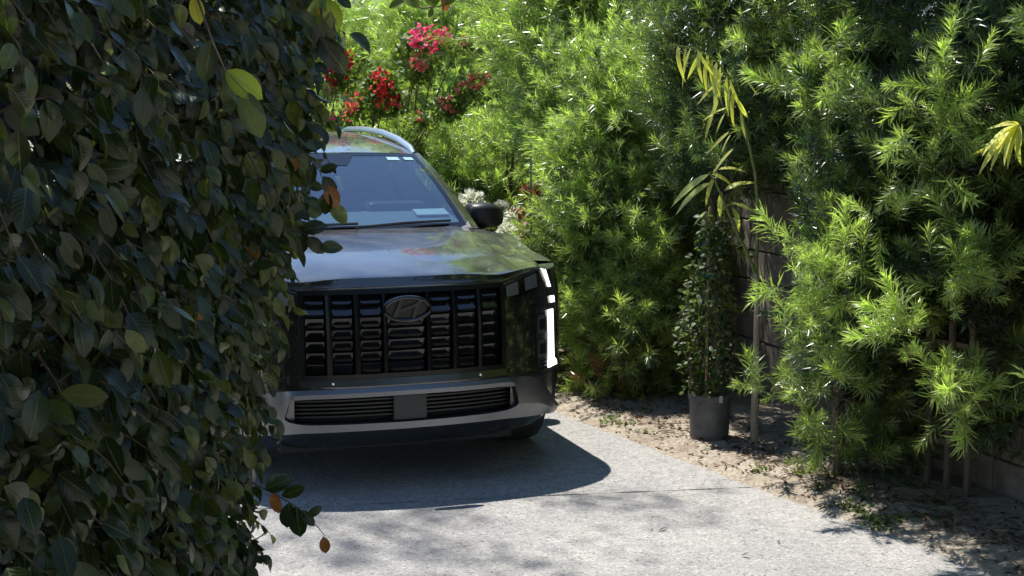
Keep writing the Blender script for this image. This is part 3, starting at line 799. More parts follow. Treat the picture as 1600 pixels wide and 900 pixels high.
# lamps
for sg in (1, -1):
    hl = empty('headlight', (0, 0, 0)); hl.parent = car
    n = 9
    def band(tab_top, tab_bot, u0, u1, k=n):
        uu = np.linspace(u0, u1, k)
        return [[(u, float(np.interp(u, *zip(*tab_bot)))) for u in uu], [(u, float(np.interp(u, *zip(*tab_top)))) for u in uu]]
    top = [(.545, 1.030), (.60, 1.042), (.67, 1.063), (.80, 1.092), (.84, 1.094)]; bot = [(.545, .960), (.633, .966), (.75, .990), (.84, 1.02)]
    surf(band(top, bot, .548, .835), .004, 'lamp_bezel', M['gloss_black'], hl, (sg,))
    surf(band([(.555, 1.024), (.632, 1.042)], [(.555, .972), (.632, .978)], .556, .632, 4), .008, 'turn_lamp', M['lamp'], hl, (sg,), thick=.004)
    surf(band([(.675, 1.054), (.765, 1.074)], [(.675, .990), (.765, 1.004)], .678, .762, 4), .008, 'corner_lamp', M['lamp'], hl, (sg,), thick=.004)
    surf(band(top, bot, .552, .832), .013, 'lamp_lens', M['lens'], hl, (sg,), thick=.001)
    surf([[(.800, 1.094), (.836, 1.086)], [(.842, .995), (.866, .99)]], .012, 'position_lamp', M['drl'], hl, (sg,), thick=.004)
    surf([[(.852, .943), (.888, .94)], [(.856, .908), (.890, .906)]], .012, 'marker_lamp', M['drl'], hl, (sg,), thick=.004)
    # vertical lamp unit
    surf([[(.74, .885), (.79, .892), (.84, .895), (.89, .890)], [(.74, .74), (.79, .74), (.84, .74), (.894, .74)], [(.748, .60), (.79, .60), (.84, .60), (.910, .60)], [(.79, .540), (.81, .535), (.84, .535), (.910, .55)]], .003, 'lamp_housing', M['satin_black'], hl, (sg,))
    surf([[(.828, .872), (.872, .872)], [(.828, .74), (.874, .74)], [(.828, .61), (.880, .61)], [(.824, .585), (.900, .590)], [(.824, .562), (.900, .568)]], .012, 'daytime_lamp', M['drl'], hl, (sg,), thick=.006)
    for z0, z1 in ((.755, .850), (.625, .720)):
        surf([[(.752, z1 - .008), (.766, z1), (.806, z1), (.818, z1 - .01)], [(.752, z0 + .008), (.766, z0), (.806, z0), (.818, z0 + .01)]], .008, 'lamp_module', M['lamp_dim'], hl, (sg,), thick=.004)
        surf([[(.764, z1 - .02), (.806, z1 - .02)], [(.764, z0 + .02), (.806, z0 + .02)]], .011, 'lamp_projector', M['gloss_black'], hl, (sg,), thick=.004)
    for dz in (0, .018, .036):
        surf([[(.782, .608 - dz), (.814, .61 - dz)], [(.784, .600 - dz), (.814, .602 - dz)]], .008, 'lamp_fin', M['dark_chrome'], hl, (sg,), thick=.003)
# wipers
for u0, u1 in ((-.62, .02), (.0, .60)):
    wp = MB(); wp.tube([off(ws_pt(u0 / .7, .0), .02), off(ws_pt((u0 + u1) / 1.4, .025), .025), off(ws_pt(u1 / .7, .04), .02)], .008, 5); wp.build('wiper', M['matt_black'], car)
# cabin
cab = MB(); cab.grid([[(u, v_, z) for u in np.linspace(-.72, .72, 7)] for v_, z in ((1.25, 1.235), (1.36, 1.285), (1.50, 1.318), (1.72, 1.312), (1.84, 1.20), (1.9, .9))]); cab.build('dashboard', M['interior'], car, smooth=True)
pp = MB(); pp.box((.52, 1.44, 1.318), (.10, .06, .004), Matrix.Rotation(.22, 3, 'X')); pp.build('dashboard_card', M['paper'], car)
fl = MB(); fl.box((0, 3.2, .6), (.8, 1.5, .05)); fl.build('cabin_floor', M['interior'], car)
bn = MB(); bn.box((.37, 1.72, 1.335), (.19, .09, .035)); bn.build('instrument_hood', M['satin_black'], car, bevel=.03)
im = MB(); im.box((0, 1.84, 1.56), (.13, .015, .035)); im.build('interior_mirror', M['satin_black'], car, bevel=.01)
stw = MB(); c0 = Vector((.37, 1.98, 1.16)); rings = []
for k in range(29):
    t = 2 * math.pi * k / 28; n_ = Vector((math.cos(t), math.sin(t) * .35, math.sin(t) * .93))
    rings.append([c0 + n_ * (.18 + .013 * math.cos(q)) + Vector((0, -.93, .35)) * .013 * math.sin(q) for q in [2 * math.pi * j / 6 for j in range(6)]])
stw.grid(rings, closed=True); stw.box(c0 + Vector((0, .02, 0)), (.15, .02, .03)); stw.build('steering_wheel', M['satin_black'], car, smooth=True)
for u in (-.37, .37):
    st = MB(); st.box((u, 2.42, .78), (.25, .26, .09)); st.box((u, 2.68, 1.08), (.24, .07, .30)); so = st.build('seat', M['seat'], car, bevel=.05)
    hr = MB(); hr.box((u, 2.70, 1.475), (.13, .045, .085)); hr.build('headrest', M['seat'], so, bevel=.03)
st = MB(); st.box((0, 3.5, 1.0), (.66, .09, .34)); st.build('rear_seat', M['seat'], car, bevel=.05)

# ================================================================== vegetation helpers
def blade(n, width, fold=0.18, droop=0.25, shape=None):
    """one leaf along +y from the origin, length 1: rows of (left, mid, right); returns verts, triangles, leaf coords"""
    vs, luv, tr = [(0, 0, 0)], [(0, 0)], []
    for i in range(1, n):
        t = i / n
        w = width * (shape(t) if shape else math.sin(math.pi * t ** 0.85) ** 0.8)
        z = -droop * t * t
        vs += [(-w, t, z + fold * w), (0, t, z), (w, t, z + fold * w)]
        luv += [(-1, t), (0, t), (1, t)]
    vs.append((0, 1, -droop)); luv.append((0, 1))
    tr += [(0, 2, 1), (0, 3, 2)]
    for i in range(n - 2):
        a = 1 + 3 * i; b = a + 3
        tr += [(a, a + 1, b + 1), (a, b + 1, b), (a + 1, a + 2, b + 2), (a + 1, b + 2, b + 1)]
    a = 1 + 3 * (n - 2); e = len(vs) - 1
    tr += [(a, a + 1, e), (a + 1, a + 2, e)]
    return np.array(vs, float), np.array(tr), np.array(luv, float)
def instances(tv, tt, rot, loc, scale, col=None, tluv=None):
    """many copies of one template as plain arrays"""
    m, n = len(loc), len(tv)
    V = np.einsum('mij,nj->mni', rot, tv) * scale[:, None, None] + loc[:, None, :]
    T = tt[None] + (np.arange(m) * n)[:, None, None]
    C = None
    if col is not None:
        C = np.repeat(col[:, None, :], n, 1).reshape(-1, 3) if col.ndim == 2 else col.reshape(-1, 3)
    L = np.tile(tluv, (m, 1)) if tluv is not None else None
    return V.reshape(-1, 3), T.reshape(-1, 3), C, L
def merge(parts):
    vs, ts, cs, ls, b = [], [], [], [], 0
    for V, T, C, L in parts:
        vs.append(V); ts.append(T + b); b += len(V)
        if C is not None: cs.append(C)
        if L is not None: ls.append(L)
    return np.concatenate(vs), np.concatenate(ts), np.concatenate(cs) if cs else None, np.concatenate(ls) if ls else None
def bez(a, b, c, n):
    t = np.linspace(0, 1, n)[:, None]
    return (1 - t) ** 2 * a + 2 * t * (1 - t) * b + t * t * c
def visible_rank(P, size, cell=9.0, tol=0.05, blockers=()):
    """for points P: a score of how large each shows in the photo, zero if hidden by a nearer one"""
    x, y, d = project(P)
    ok = (x > -20) & (x < 1620) & (y > -20) & (y < 920) & (d > 0.2)
    key = (np.floor(x / cell).astype(int) + 100) * 10000 + np.floor(y / cell).astype(int) + 100
    near = {}
    for k, dd, o in zip(key, d, ok):
        if o and dd < near.get(k, 1e9): near[k] = dd
    for B in blockers:
        bx, by, bd = project(B)
        for k, dd in zip((np.floor(bx / cell).astype(int) + 100) * 10000 + np.floor(by / cell).astype(int) + 100, bd):
            if dd < near.get(k, 1e9): near[k] = dd
    vis = np.array([o and dd <= near.get(k, 1e9) + tol for k, dd, o in zip(key, d, ok)])
    return np.where(vis, size / np.maximum(d, 0.2), 0.0)
def matrix4(rot, loc, s):
    m = Matrix(((rot[0, 0] * s, rot[0, 1] * s, rot[0, 2] * s, loc[0]), (rot[1, 0] * s, rot[1, 1] * s, rot[1, 2] * s, loc[1]), (rot[2, 0] * s, rot[2, 1] * s, rot[2, 2] * s, loc[2]), (0, 0, 0, 1)))
    return m

# ================================================================== the near hedge on the left
def hedge_face(y, z):
    """x of the hedge's driveway face"""
    end = np.interp(z, [0, .3, .6, .94, 1.27, 1.53, 1.93, 2.35, 2.9, 3.4], [-1.06, -1.07, -1.05, -1.06, -.985, -.89, -.80, -.715, -.74, -.9])
    base = np.interp(z, [0, .5, 1.2, 2.0, 2.6, 3.4], [-.98, -.94, -.87, -.82, -.80, -1.0])
    w = np.clip((y - 3.6) / 1.5, 0, 1)
    return base * (1 - w) + end * w + 0.10 * (fbm(y * 2.1 + 5, z * 2.1, 3) - .5)
hedge = empty('leafy_hedge', (-1.5, 3.4, 0))
tag(hedge, 'tall dark green broad-leaved hedge close to the camera, hiding half the car', 'hedge')
HL = np.array([-1.5, 3.4, 0.0])
leafT = [blade(6, .25 + .025 * k, .08 + .13 * k, .10 + .13 * k, lambda t: min(1, (math.sin(math.pi * t ** 1.05) + .0) ** .62 * 1.02)) for k in range(4)]
twigs = []; L_loc, L_dir, L_nor, L_len, L_kind = [], [], [], [], []
def add_twig(p0, d, length, nl, leaflen, special=None, hang=.5, lit_boost=0.0):
    d = np.array(d, float); d /= np.linalg.norm(d)
    p1 = p0 + d * length * .55; p2 = p0 + d * length * .9 + np.array([0, 0, -length * hang * .55])
    pts = bez(p0, p1, p2, 5); twigs.append(pts)
    for k in range(nl):
        t = (k + .6) / nl; i = min(int(t * 4), 3); f = t * 4 - i
        p = pts[i] * (1 - f) + pts[i + 1] * f; tg = nrm(pts[i + 1] - pts[i])
        side = nrm(np.cross(tg, [0, 0, 1.0]) + rng.normal(0, .25, 3)) * (1 if k % 2 else -1)
        ld = tg * .55 + side * .7 + np.array([0, 0, -.75]) + rng.normal(0, .34, 3)
        if k == nl - 1: ld = tg + rng.normal(0, .2, 3)
        L_loc.append(p); L_dir.append(ld)
        L_nor.append(np.array([.35, -.45, .55]) + rng.normal(0, .5, 3))
        L_len.append(leaflen * rng.choice([.55, .75, .9, 1.0, 1.1, 1.25]) * rng.uniform(.9, 1.1)); L_kind.append(min(1.0, rng.random() + lit_boost) if special is None else special)
def in_frame(p, m=80):
    x, y, d = project(np.array(p)); return -m < x < 1600 + m and -m < y < 900 + m
cnt = 0
while cnt < 4300:                                                    # the face that shows
    y = rng.uniform(1.2, 5.45); z = rng.uniform(.05, 3.1)
    x = hedge_face(y, z) - abs(rng.normal(0, .10)) - .05
    if not in_frame((x, y, z)) and rng.random() > .12: continue
    d = np.array([.75, -.25, .25]) + rng.normal(0, .5, 3)
    add_twig(np.array([x, y, z]), d, rng.uniform(.10, .26), int(rng.integers(4, 9)), .060, hang=rng.uniform(.4, 1.5), lit_boost=.22 if y > 4.3 else 0.0); cnt += 1  # leaves towards the far end paler: a sunlit edge put into their colour
for _ in range(900):                                                 # far end and the top, seen thinly
    if rng.random() < .6:
        z = rng.uniform(.05, 2.9); x = rng.uniform(-2.0, float(hedge_face(5.4, z))); p = np.array([x, 5.45 + rng.normal(0, .06), z]); d = np.array([.2, .8, .2])
    else:
        y = rng.uniform(1.0, 5.4); p = np.array([rng.uniform(-2.0, -.95), y, 3.05 + rng.normal(0, .08)]); d = np.array([0, 0, 1.0])
    add_twig(p, d + rng.normal(0, .5, 3), rng.uniform(.12, .28), 6, .078)
n_outer = len(L_loc)
# shoots that stand out of the hedge in the photo
def px_twig(pts, Y, leaves, rad=.0032):
    P = [at(x, y, Y + dy) for x, y, dy in pts]
    twigs.append(np.array(P))
    for (x, y, dy, ex, ey, s, k) in leaves:
        p = at(x, y, Y + dy); q = at(ex, ey, Y + dy - .01)
        L_loc.append(p); L_dir.append(q - p); L_nor.append(np.array([.15, -1.0, .25]) + rng.normal(0, .2, 3)); L_len.append(float(np.linalg.norm(q - p))); L_kind.append(k)
px_twig([(385, 750, 0), (430, 772, 0), (468, 795, -.02), (498, 825, -.04), (508, 838, -.05)], 5.2,
        [(440, 775, 0, 476, 762, 1, .5), (452, 785, 0, 447, 828, 1, .4), (462, 790, 0, 468, 842, 1, .3), (480, 805, 0, 502, 795, 1, .8), (505, 838, 0, 510, 866, 1, -1.0), (425, 770, 0, 436, 803, 1, -.9), (470, 797, 0, 492, 822, 1, .6), (415, 765, 0, 452, 745, 1, .55)])
px_twig([(395, 300, 0), (440, 335, 0), (475, 365, -.03), (500, 388, -.05)], 4.9,
        [(440, 335, 0, 428, 372, 1, .4), (462, 352, 0, 472, 398, 1, .3), (480, 370, 0, 505, 395, 1, .5), (500, 388, 0, 532, 384, 1, .85), (470, 360, 0, 508, 350, 1, .6), (448, 340, 0, 480, 322, 1, .7)])
px_twig([(430, 200, 0), (470, 235, 0), (500, 268, -.02), (512, 300, -.03)], 5.0,
        [(470, 235, 0, 500, 222, 1, .5), (500, 268, 0, 526, 258, 1, .5), (505, 275, 0, 524, 306, 1, .6), (512, 300, 0, 505, 335, 1, .6), (508, 290, 0, 529, 322, 1, -.9), (490, 255, 0, 482, 290, 1, .4), (455, 225, 0, 460, 268, 1, -.95)])
px_twig([(430, 20, 0), (470, 10, 0), (500, 14, 0), (520, 20, 0)], 4.4,
        [(486, 40, 0, 512, -6, 1, 1.15), (512, -2, 0, 527, 46, 1, 1.1), (492, 6, 0, 486, 40, 1, 1.3), (470, 10, 0, 462, 48, 1, .4), (485, 12, 0, 520, 78, 1, .2), (500, 60, 0, 541, 112, 1, .2)])
px_twig([(300, -40, 0), (306, -10, 0), (330, 60, -.02), (352, 110, -.05), (390, 150, -.06)], 2.9,
        [(303, -8, 0, 312, 38, 1, 1.45), (352, 110, 0, 408, 152, 1, 1.1), (378, 140, 0, 408, 215, 1, .9), (330, 60, 0, 318, 130, 1, .3)])
px_twig([(530, -140, .3), (600, -60, .15), (630, 0, .05), (660, 13, 0), (688, 10, 0), (702, -14, 0)], 3.3,
        [(632, 2, 0, 608, 8, 1, 1.2), (655, 12, 0, 630, -12, 1, 1.2), (678, 12, 0, 672, -38, 1, 1.25), (676, 12, 0, 671, 26, 1, 1.2), (697, -8, 0, 697, 17, 1, -1.0), (690, 8, 0, 715, -20, 1, 1.2)])
n_face = len(L_loc)
L_loc, L_dir, L_nor = np.array(L_loc), nrm(np.array(L_dir)), nrm(np.array(L_nor)); L_len = np.array(L_len); L_kind = np.array(L_kind)
L_rot = frames_yn(L_dir, L_nor)
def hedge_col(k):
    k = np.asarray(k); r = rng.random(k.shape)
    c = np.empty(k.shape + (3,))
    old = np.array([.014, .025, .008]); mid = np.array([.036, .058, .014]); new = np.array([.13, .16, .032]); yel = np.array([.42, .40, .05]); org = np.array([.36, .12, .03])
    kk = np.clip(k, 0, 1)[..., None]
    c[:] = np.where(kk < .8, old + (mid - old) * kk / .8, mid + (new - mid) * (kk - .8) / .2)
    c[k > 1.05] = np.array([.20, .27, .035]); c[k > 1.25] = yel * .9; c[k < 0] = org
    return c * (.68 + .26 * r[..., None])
dead = (rng.random(n_face) < .0018) & (L_loc[:, 1] > 3.2) & (L_kind >= 0) & (L_kind <= 1); L_kind[dead] = -.9; L_len[dead] *= .75
L_col = hedge_col(L_kind); L_var = rng.integers(0, 4, n_face)
cent = L_loc + L_dir * L_len[:, None] * .5
score = visible_rank(cent, L_len, cell=10, tol=.05)
score[L_kind > 1.05] *= 3; score[L_kind < -.95] *= 3
pick = np.argsort(-score)[:300]; single = np.zeros(n_face, bool); single[pick] = True
# stock of leaf meshes in a few colours; single leaves share them
stock = {}
def leaf_mesh(var, tone):
    if (var, tone) not in stock:
        tv, tt, tl = leafT[var]
        c = hedge_col(np.array([tone / 8 if tone <= 8 else {9: 1.15, 10: 1.3, 11: -1.0}[tone]]))[0]
        stock[(var, tone)] = mesh_np('leaf', tv, tt, M['hedge_leaf'], np.tile(c, (len(tv), 1)), tl)
    return stock[(var, tone)]
for i in pick:
    k = L_kind[i]; tone = 11 if k < 0 else 10 if k > 1.25 else 9 if k > 1.05 else int(min(k, 1) * 8)
    o = link('leaf', leaf_mesh(int(L_var[i]), tone), hedge); o.matrix_local = matrix4(L_rot[i], L_loc[i] - HL, float(L_len[i]))
parts = []
for k in range(4):
    s = (~single) & (L_var == k); tv, tt, tl = leafT[k]
    parts.append(instances(tv, tt, L_rot[s], L_loc[s] - HL, L_len[s], L_col[s], tl))
# inner leaves, larger and sparse, that close the hedge's inside
n = 5200
Z = rng.uniform(.05, 3.0, n); Y = rng.uniform(1.0, 5.4, n); X = np.array([float(hedge_face(a, b)) for a, b in zip(Y, Z)]) - rng.uniform(.18, 1.1, n)
tv, tt, tl = leafT[1]
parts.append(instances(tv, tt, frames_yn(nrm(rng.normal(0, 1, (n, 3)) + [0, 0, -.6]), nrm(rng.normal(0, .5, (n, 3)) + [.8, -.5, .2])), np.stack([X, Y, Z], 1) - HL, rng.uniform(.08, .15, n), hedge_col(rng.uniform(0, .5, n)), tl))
V, T, C, L = merge(parts)
tag(link('leaves', mesh_np('leaves', V, T, M['hedge_leaf'], C, L), hedge), kind='stuff')
tw = MB()
for k, P in enumerate(twigs):
    if len(P) == 5 and k < 4300 and k % 2: continue
    tw.tube([p - HL for p in P], [.0034 - .0022 * i / (len(P) - 1) for i in range(len(P))], 4, cap=False)
tag(tw.build('twigs', M['twig'], hedge, smooth=True), kind='stuff')
for k in range(9):
    y = 1.3 + k * .5; x = -1.45 + rng.uniform(-.12, .12)
    s = MB(); s.tube([np.array([x, y, -.05]) - HL, np.array([x + rng.uniform(-.1, .1), y + rng.uniform(-.1, .1), 1.2]) - HL, np.array([x + rng.uniform(-.2, .2), y + rng.uniform(-.2, .2), 2.7]) - HL], [.045, .032, .012], 8); s.build('stem', M['trunk'], hedge, smooth=True)

# ================================================================== fern pines: shoots of narrow leaves
def needle(tris):
    if tris == 2: return np.array([(0, 0, 0), (-.5, .45, .02), (.5, .45, .02), (0, 1, -.2)]), np.array([(0, 2, 1), (1, 2, 3)])
    return np.array([(0, 0, 0), (-.5, .3, .03), (.5, .3, .03), (-.42, .68, -.02), (.42, .68, -.05), (0, 1, -.24)]), np.array([(0, 2, 1), (1, 2, 4), (1, 4, 3), (3, 4, 5)])
def make_shoot(seed, nl, length, leaf, wid, tris):
    """a leafy shoot along +z; returns verts, tris and per-vertex youth 0..1"""
    r = np.random.default_rng(seed); nv, nt = needle(tris)
    t = np.sort(r.uniform(.12, 1, nl) ** .72); ang = np.arange(nl) * 2.4 + r.normal(0, .35, nl)
    open_ = np.radians(np.interp(t, [0, .6, 1], [62, 44, 14])) + r.normal(0, .18, nl)
    bend = r.normal(0, .12, 2)
    base = np.stack([bend[0] * t * t * length, bend[1] * t * t * length, t * length], 1)
    D = np.stack([np.cos(ang) * np.sin(open_), np.sin(ang) * np.sin(open_), np.cos(open_)], 1)
    Nn = np.array([0, 0, 1.0]) - D * D[:, 2:3] + r.normal(0, .35, (nl, 3))
    rot = frames_yn(D, Nn)
    sz = leaf * r.uniform(.7, 1.15, nl) * np.interp(t, [0, .3, .85, 1], [.7, 1, 1, .6])
    tv = nv * np.array([wid / leaf, 1, 1])
    V, T, _, _ = instances(tv, nt, rot, base, sz)
    youth = np.repeat(t, len(nv))
    # the thin stem
    sv = np.array([(-.0012, 0, 0), (.0012, 0, 0), (bend[0] * length + .0006, bend[1] * length, length), (bend[0] * length - .0006, bend[1] * length, length)])
    V = np.concatenate([V, sv]); T = np.concatenate([T, np.array([(0, 1, 2), (0, 2, 3)]) + len(V) - 4]); youth = np.concatenate([youth, [.3] * 4])
    return V, T, youth
SH = {'near': [make_shoot(s, int(20 + 13 * L / .05), L, lf, .0055, 4) for s, (L, lf) in enumerate(((.11, .062), (.15, .075), (.19, .082), (.23, .086), (.14, .09), (.20, .066)))],
      'mid': [make_shoot(20 + s, int(14 + 11 * L / .05), L, lf, .0060, 2) for s, (L, lf) in enumerate(((.10, .058), (.15, .07), (.19, .078), (.22, .084), (.13, .085), (.19, .062)))],
      'far': [make_shoot(40 + s, int(12 + 8 * L / .05), L, lf, .0072, 2) for s, (L, lf) in enumerate(((.12, .065), (.16, .075), (.20, .082), (.24, .088), (.15, .09), (.20, .068)))]}
for kk, (a_, b_, w_, o_) in {'near': (13, 9, .0068, 60), 'mid': (9, 7, .0076, 70), 'far': (7, 5.6, .0092, 80)}.items():
    SH[kk + '_lite'] = [make_shoot(o_ + s, int(a_ + b_ * L / .05), L, lf, w_, 2) for s, (L, lf) in enumerate(((.11, .062), (.15, .075), (.19, .082), (.23, .086), (.14, .09), (.20, .066)))]
SH['off'] = [make_shoot(100 + s, 14, .19, .10, .016, 2) for s in range(6)]
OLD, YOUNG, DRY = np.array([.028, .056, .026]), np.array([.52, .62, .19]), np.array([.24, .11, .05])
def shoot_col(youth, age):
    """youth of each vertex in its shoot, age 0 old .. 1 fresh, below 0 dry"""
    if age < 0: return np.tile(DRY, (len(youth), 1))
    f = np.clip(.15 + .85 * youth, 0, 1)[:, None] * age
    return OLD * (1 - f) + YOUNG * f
shoot_stock = {}
def shoot_mesh(kind, var, lvl):
    key = (kind, var, lvl)
    if key not in shoot_stock:
        V, T, y = SH[kind][var]
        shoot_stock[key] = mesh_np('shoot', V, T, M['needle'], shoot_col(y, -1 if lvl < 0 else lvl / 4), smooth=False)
    return shoot_stock[key]
PINES = []
def fern_pine(label, base, blobs, nbranch, kind, per=14, scale=1.0, trunks=1, fresh=.35, keep=None, extra=(), spread=.10, group='fern pine shrubs along the drive', old=None):
    """blobs: (centre, radii, weight) in world metres; branches run from the trunk to their outsides and carry shoots"""
    base = np.array(base, float)
    o = empty('fern_pine', base); tag(o, label, 'shrub', group)
    topz = max(b[0][2] + b[1][2] * .7 for b in blobs); tips = []
    for k in range(trunks):
        j = rng.normal(0, .07, 2); tp = np.array([base[0] + j[0] * 2, base[1] + j[1] * 2, topz * .9])
        P = bez(base + [j[0], j[1], -.05], base + [j[0] * 2.5, j[1] * 2.5, topz * .45], tp, 8)
        m = MB(); m.tube([p - base for p in P], list(np.linspace(.034, .007, 8)), 7); m.build('trunk', M['trunk'], o, smooth=True); tips.append(P)
    w = np.array([b[2] for b in blobs], float); w /= w.sum()
    loc, dr, age = [], [], []; br = MB()
    for _ in range(nbranch):
        c, r, _w = blobs[rng.choice(len(blobs), p=w)]; c = np.array(c, float); r = np.array(r, float)
        d = nrm(rng.normal(0, 1, 3) * [1, 1, .9] + [-.15, -.35, .15])
        tgt = c + r * d * (rng.uniform(.55, 1.02) if rng.random() < .78 else rng.uniform(1.0, 1.32))
        if tgt[2] < .06: tgt[2] = .06 + rng.random() * .1
        if keep is not None and not keep(tgt): continue
        P = tips[rng.integers(len(tips))]; s = P[int(np.clip(np.argmin(np.abs(P[:, 2] - tgt[2] * .75)), 0, 6))]
        mid = s * .45 + tgt * .55 + np.array([0, 0, .12 * np.linalg.norm(tgt - s)])
        B = bez(s, mid, tgt, 7); br.tube([p - base for p in B], list(np.linspace(.008, .002, 7)), 3, cap=False)
        bfresh = rng.random() < fresh; bup = rng.random() < .8
        tg = nrm(B[-1] - B[-3])
        for q in range(per):
            t = rng.uniform(.35, 1) ** .5; i = min(int(t * 6), 5); f = t * 6 - i
            p = B[i] * (1 - f) + B[i + 1] * f + rng.normal(0, spread * (1.15 - t) + .035, 3)
            if p[2] < .04 or (keep is not None and not keep(p)): continue
            loc.append(p); dr.append(tg * .6 + d * .4 + np.array([0, 0, .5 if bup else -.15]) + rng.normal(0, .34, 3))
            age.append(np.clip((.80 if bfresh else (.55 if kind == 'far' else .16 if kind == 'mid' else .10)) + (t - .6) * .5 + rng.normal(0, .15), 0, 1))  # far shoots start paler; sun and shade partly put into leaf freshness
    for (p, n_, a, rad) in extra:                                    # named tufts
        p = np.array(p)
        for _ in range(n_):
            loc.append(p + rng.normal(0, rad, 3)); dr.append(np.array([-.1, -.25, .35]) + rng.normal(0, .6, 3)); age.append(a if a < 0 else np.clip(a + rng.normal(0, .1), 0, 1))
        s = tips[0][int(np.clip(np.argmin(np.abs(tips[0][:, 2] - p[2] * .9)), 0, 6))]
        br.tube([q - base for q in bez(s, (s + p) / 2 + [0, 0, .1], p, 6)], list(np.linspace(.008, .002, 6)), 3, cap=False)
    tag(br.build('branches', M['twig'], o, smooth=True), kind='stuff')
    loc = np.array(loc); dr = nrm(np.array(dr)); age = np.array(age)
    PINES.append(dict(o=o, base=base, loc=loc, rot=frames(dr, rng.uniform(0, 6.28, len(loc))), dir=dr, age=age, kind=kind, var=rng.integers(0, 6, len(loc)), sc=scale * rng.choice([.7, .85, 1.0, 1.15, 1.35], len(loc)) * rng.uniform(.93, 1.07, len(loc))))
    return o
def finish_pines(limit=300, blockers=()):
    allp = np.concatenate([p['loc'] + p['dir'] * .08 for p in PINES]); sz = np.concatenate([p['sc'] for p in PINES])
    sc = visible_rank(allp, sz, cell=9, tol=.06, blockers=blockers); b = 0
    for p in PINES:
        n = len(p['loc']); s = sc[b:b + n]; b += n
        pick = [i for i in np.argsort(-s)[:limit] if s[i] > 0]; single = np.zeros(n, bool); single[pick] = True
        for i in pick:
            lvl = -1 if p['age'][i] < 0 else int(round(p['age'][i] * 4))
            o = link('shoot', shoot_mesh(p['kind'], int(p['var'][i]), lvl), p['o']); o.matrix_local = matrix4(p['rot'][i], p['loc'][i] - p['base'], float(p['sc'][i]))
        parts = []
        x_, y_, d_ = project(p['loc']); inside = (x_ > -40) & (x_ < 1640) & (y_ > -50) & (y_ < 950)
        for k, kd in [(k, kd) for k in range(6) for kd in (p['kind'] + '_lite', 'off')]:
            V, T, y = SH[kd][k]; q = np.where((~single) & (p['var'] == k) & (inside == (kd != 'off')))[0]
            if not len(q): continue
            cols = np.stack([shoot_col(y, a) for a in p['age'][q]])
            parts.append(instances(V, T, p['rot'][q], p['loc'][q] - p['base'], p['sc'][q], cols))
        V, T, C, _ = merge(parts)
        tag(link('foliage', mesh_np('foliage', V, T, M['needle'], C, smooth=False), p['o']), kind='stuff')

def gap_clear(p):
    """keeps the opening in front of the block wall free of foliage"""
    x, y, d = project(np.asarray(p)); return not (1122 < x < 1240 + 10 * math.sin(y * .05) and y > 318)
def roof_clear(p):
    x, y, d = project(np.asarray(p)); return not (535 < x < 612 and y < 16)
def clear_a(p):
    x, y, d = project(np.asarray(p))
    return gap_clear(p) and x > 1266 and not (y > 450 and x > 1385 and y < 800 and x < 1640 and p[1] < 7.12 and (p[0] - CAR_X) * CC + (p[1] - CAR_Y) * CS < 2.63)
# P1, the big shrub right of the opening, and P2 at the frame edge
fern_pine('large fern pine shrub between the pale sapling trunk and the wooden trellis', (1.78, 7.45, 0),
          [((1.72, 7.35, .55), (.42, .40, .50), 1.0), ((1.70, 7.30, 1.2), (.40, .40, .55), 1.1), ((1.85, 7.45, 1.9), (.50, .42, .5), 1.0), ((2.0, 7.5, 2.5), (.6, .5, .5), .8), ((2.15, 7.4, 1.0), (.32, .25, .7), .6), ((1.55, 7.65, 3.4), (.72, .55, .42), 1.9)],
          390, 'near', 13, .95, 3, .10, clear_a,
          [(at(1290, 120, 6.9), 9, .9, .05), (at(1335, 90, 6.9), 10, .9, .05), (at(1264, 400, 6.75), 17, .95, .06), (at(1300, 435, 6.6), 16, .95, .06), (at(1280, 475, 6.7), 13, .85, .06), (at(1272, 530, 6.75), 11, .7, .06), (at(1390, 320, 6.4), 8, .9, .04), (at(1265, 120, 7.2), 10, .95, .05), (at(1205, 603, 7.3), 6, .6, .05), (at(1180, 612, 7.35), 4, .6, .03), (at(1268, 640, 6.95), 8, .5, .05), (at(1280, 690, 7.0), 8, .4, .05)])
fern_pine('fern pine shrub at the frame edge, arching over the wooden trellis', (2.62, 6.95, 0),
          [((2.35, 6.65, 1.45), (.45, .4, .40), .8), ((2.3, 6.65, 2.0), (.6, .45, .5), 1.0), ((2.5, 6.8, 2.6), (.6, .5, .4), .6), ((2.0, 6.95, 3.4), (.65, .55, .42), 1.5), (tuple(uv(2.68, -1.25, .85)), (.10, .5, .65), .9), (tuple(uv(2.68, -2.0, .9)), (.10, .4, .6), .5)],
          350, 'near', 13, .95, 2, .10, clear_a,
          [(at(1415, 527, 6.1), 16, 1.0, .03), (at(1490, 605, 6.1), 18, .95, .04), (at(1500, 640, 6.2), 8, .5, .04), (at(1530, 410, 6.1), 18, .85, .06), (at(1490, 430, 6.1), 8, .8, .05), (at(1465, 130, 6.1), 18, .9, .07), (at(1480, 190, 6.1), 16, .8, .07), (at(1460, 260, 6.15), 10, .6, .06), (at(1575, 560, 6.7), 10, .3, .07), (at(1570, 660, 6.8), 7, .2, .07)])
fern_pine('fern pine standing behind the pale sapling, crown above the block wall', uv(2.5, 1.3),
          [(tuple(uv(2.45, 1.2, 1.9)), (.6, .55, .45), 1.0), (tuple(uv(2.5, 1.0, 2.5)), (.7, .6, .5), .9), (tuple(uv(2.5, .3, 2.2)), (.5, .5, .5), .7), (tuple(uv(2.6, 1.35, 3.2)), (.7, .55, .5), 1.0)],
          310, 'mid', 13, 1.0, 1, .14, gap_clear, [(at(1255, 120, 8.0), 9, .95, .05), (at(1180, 90, 8.3), 8, .8, .06)])
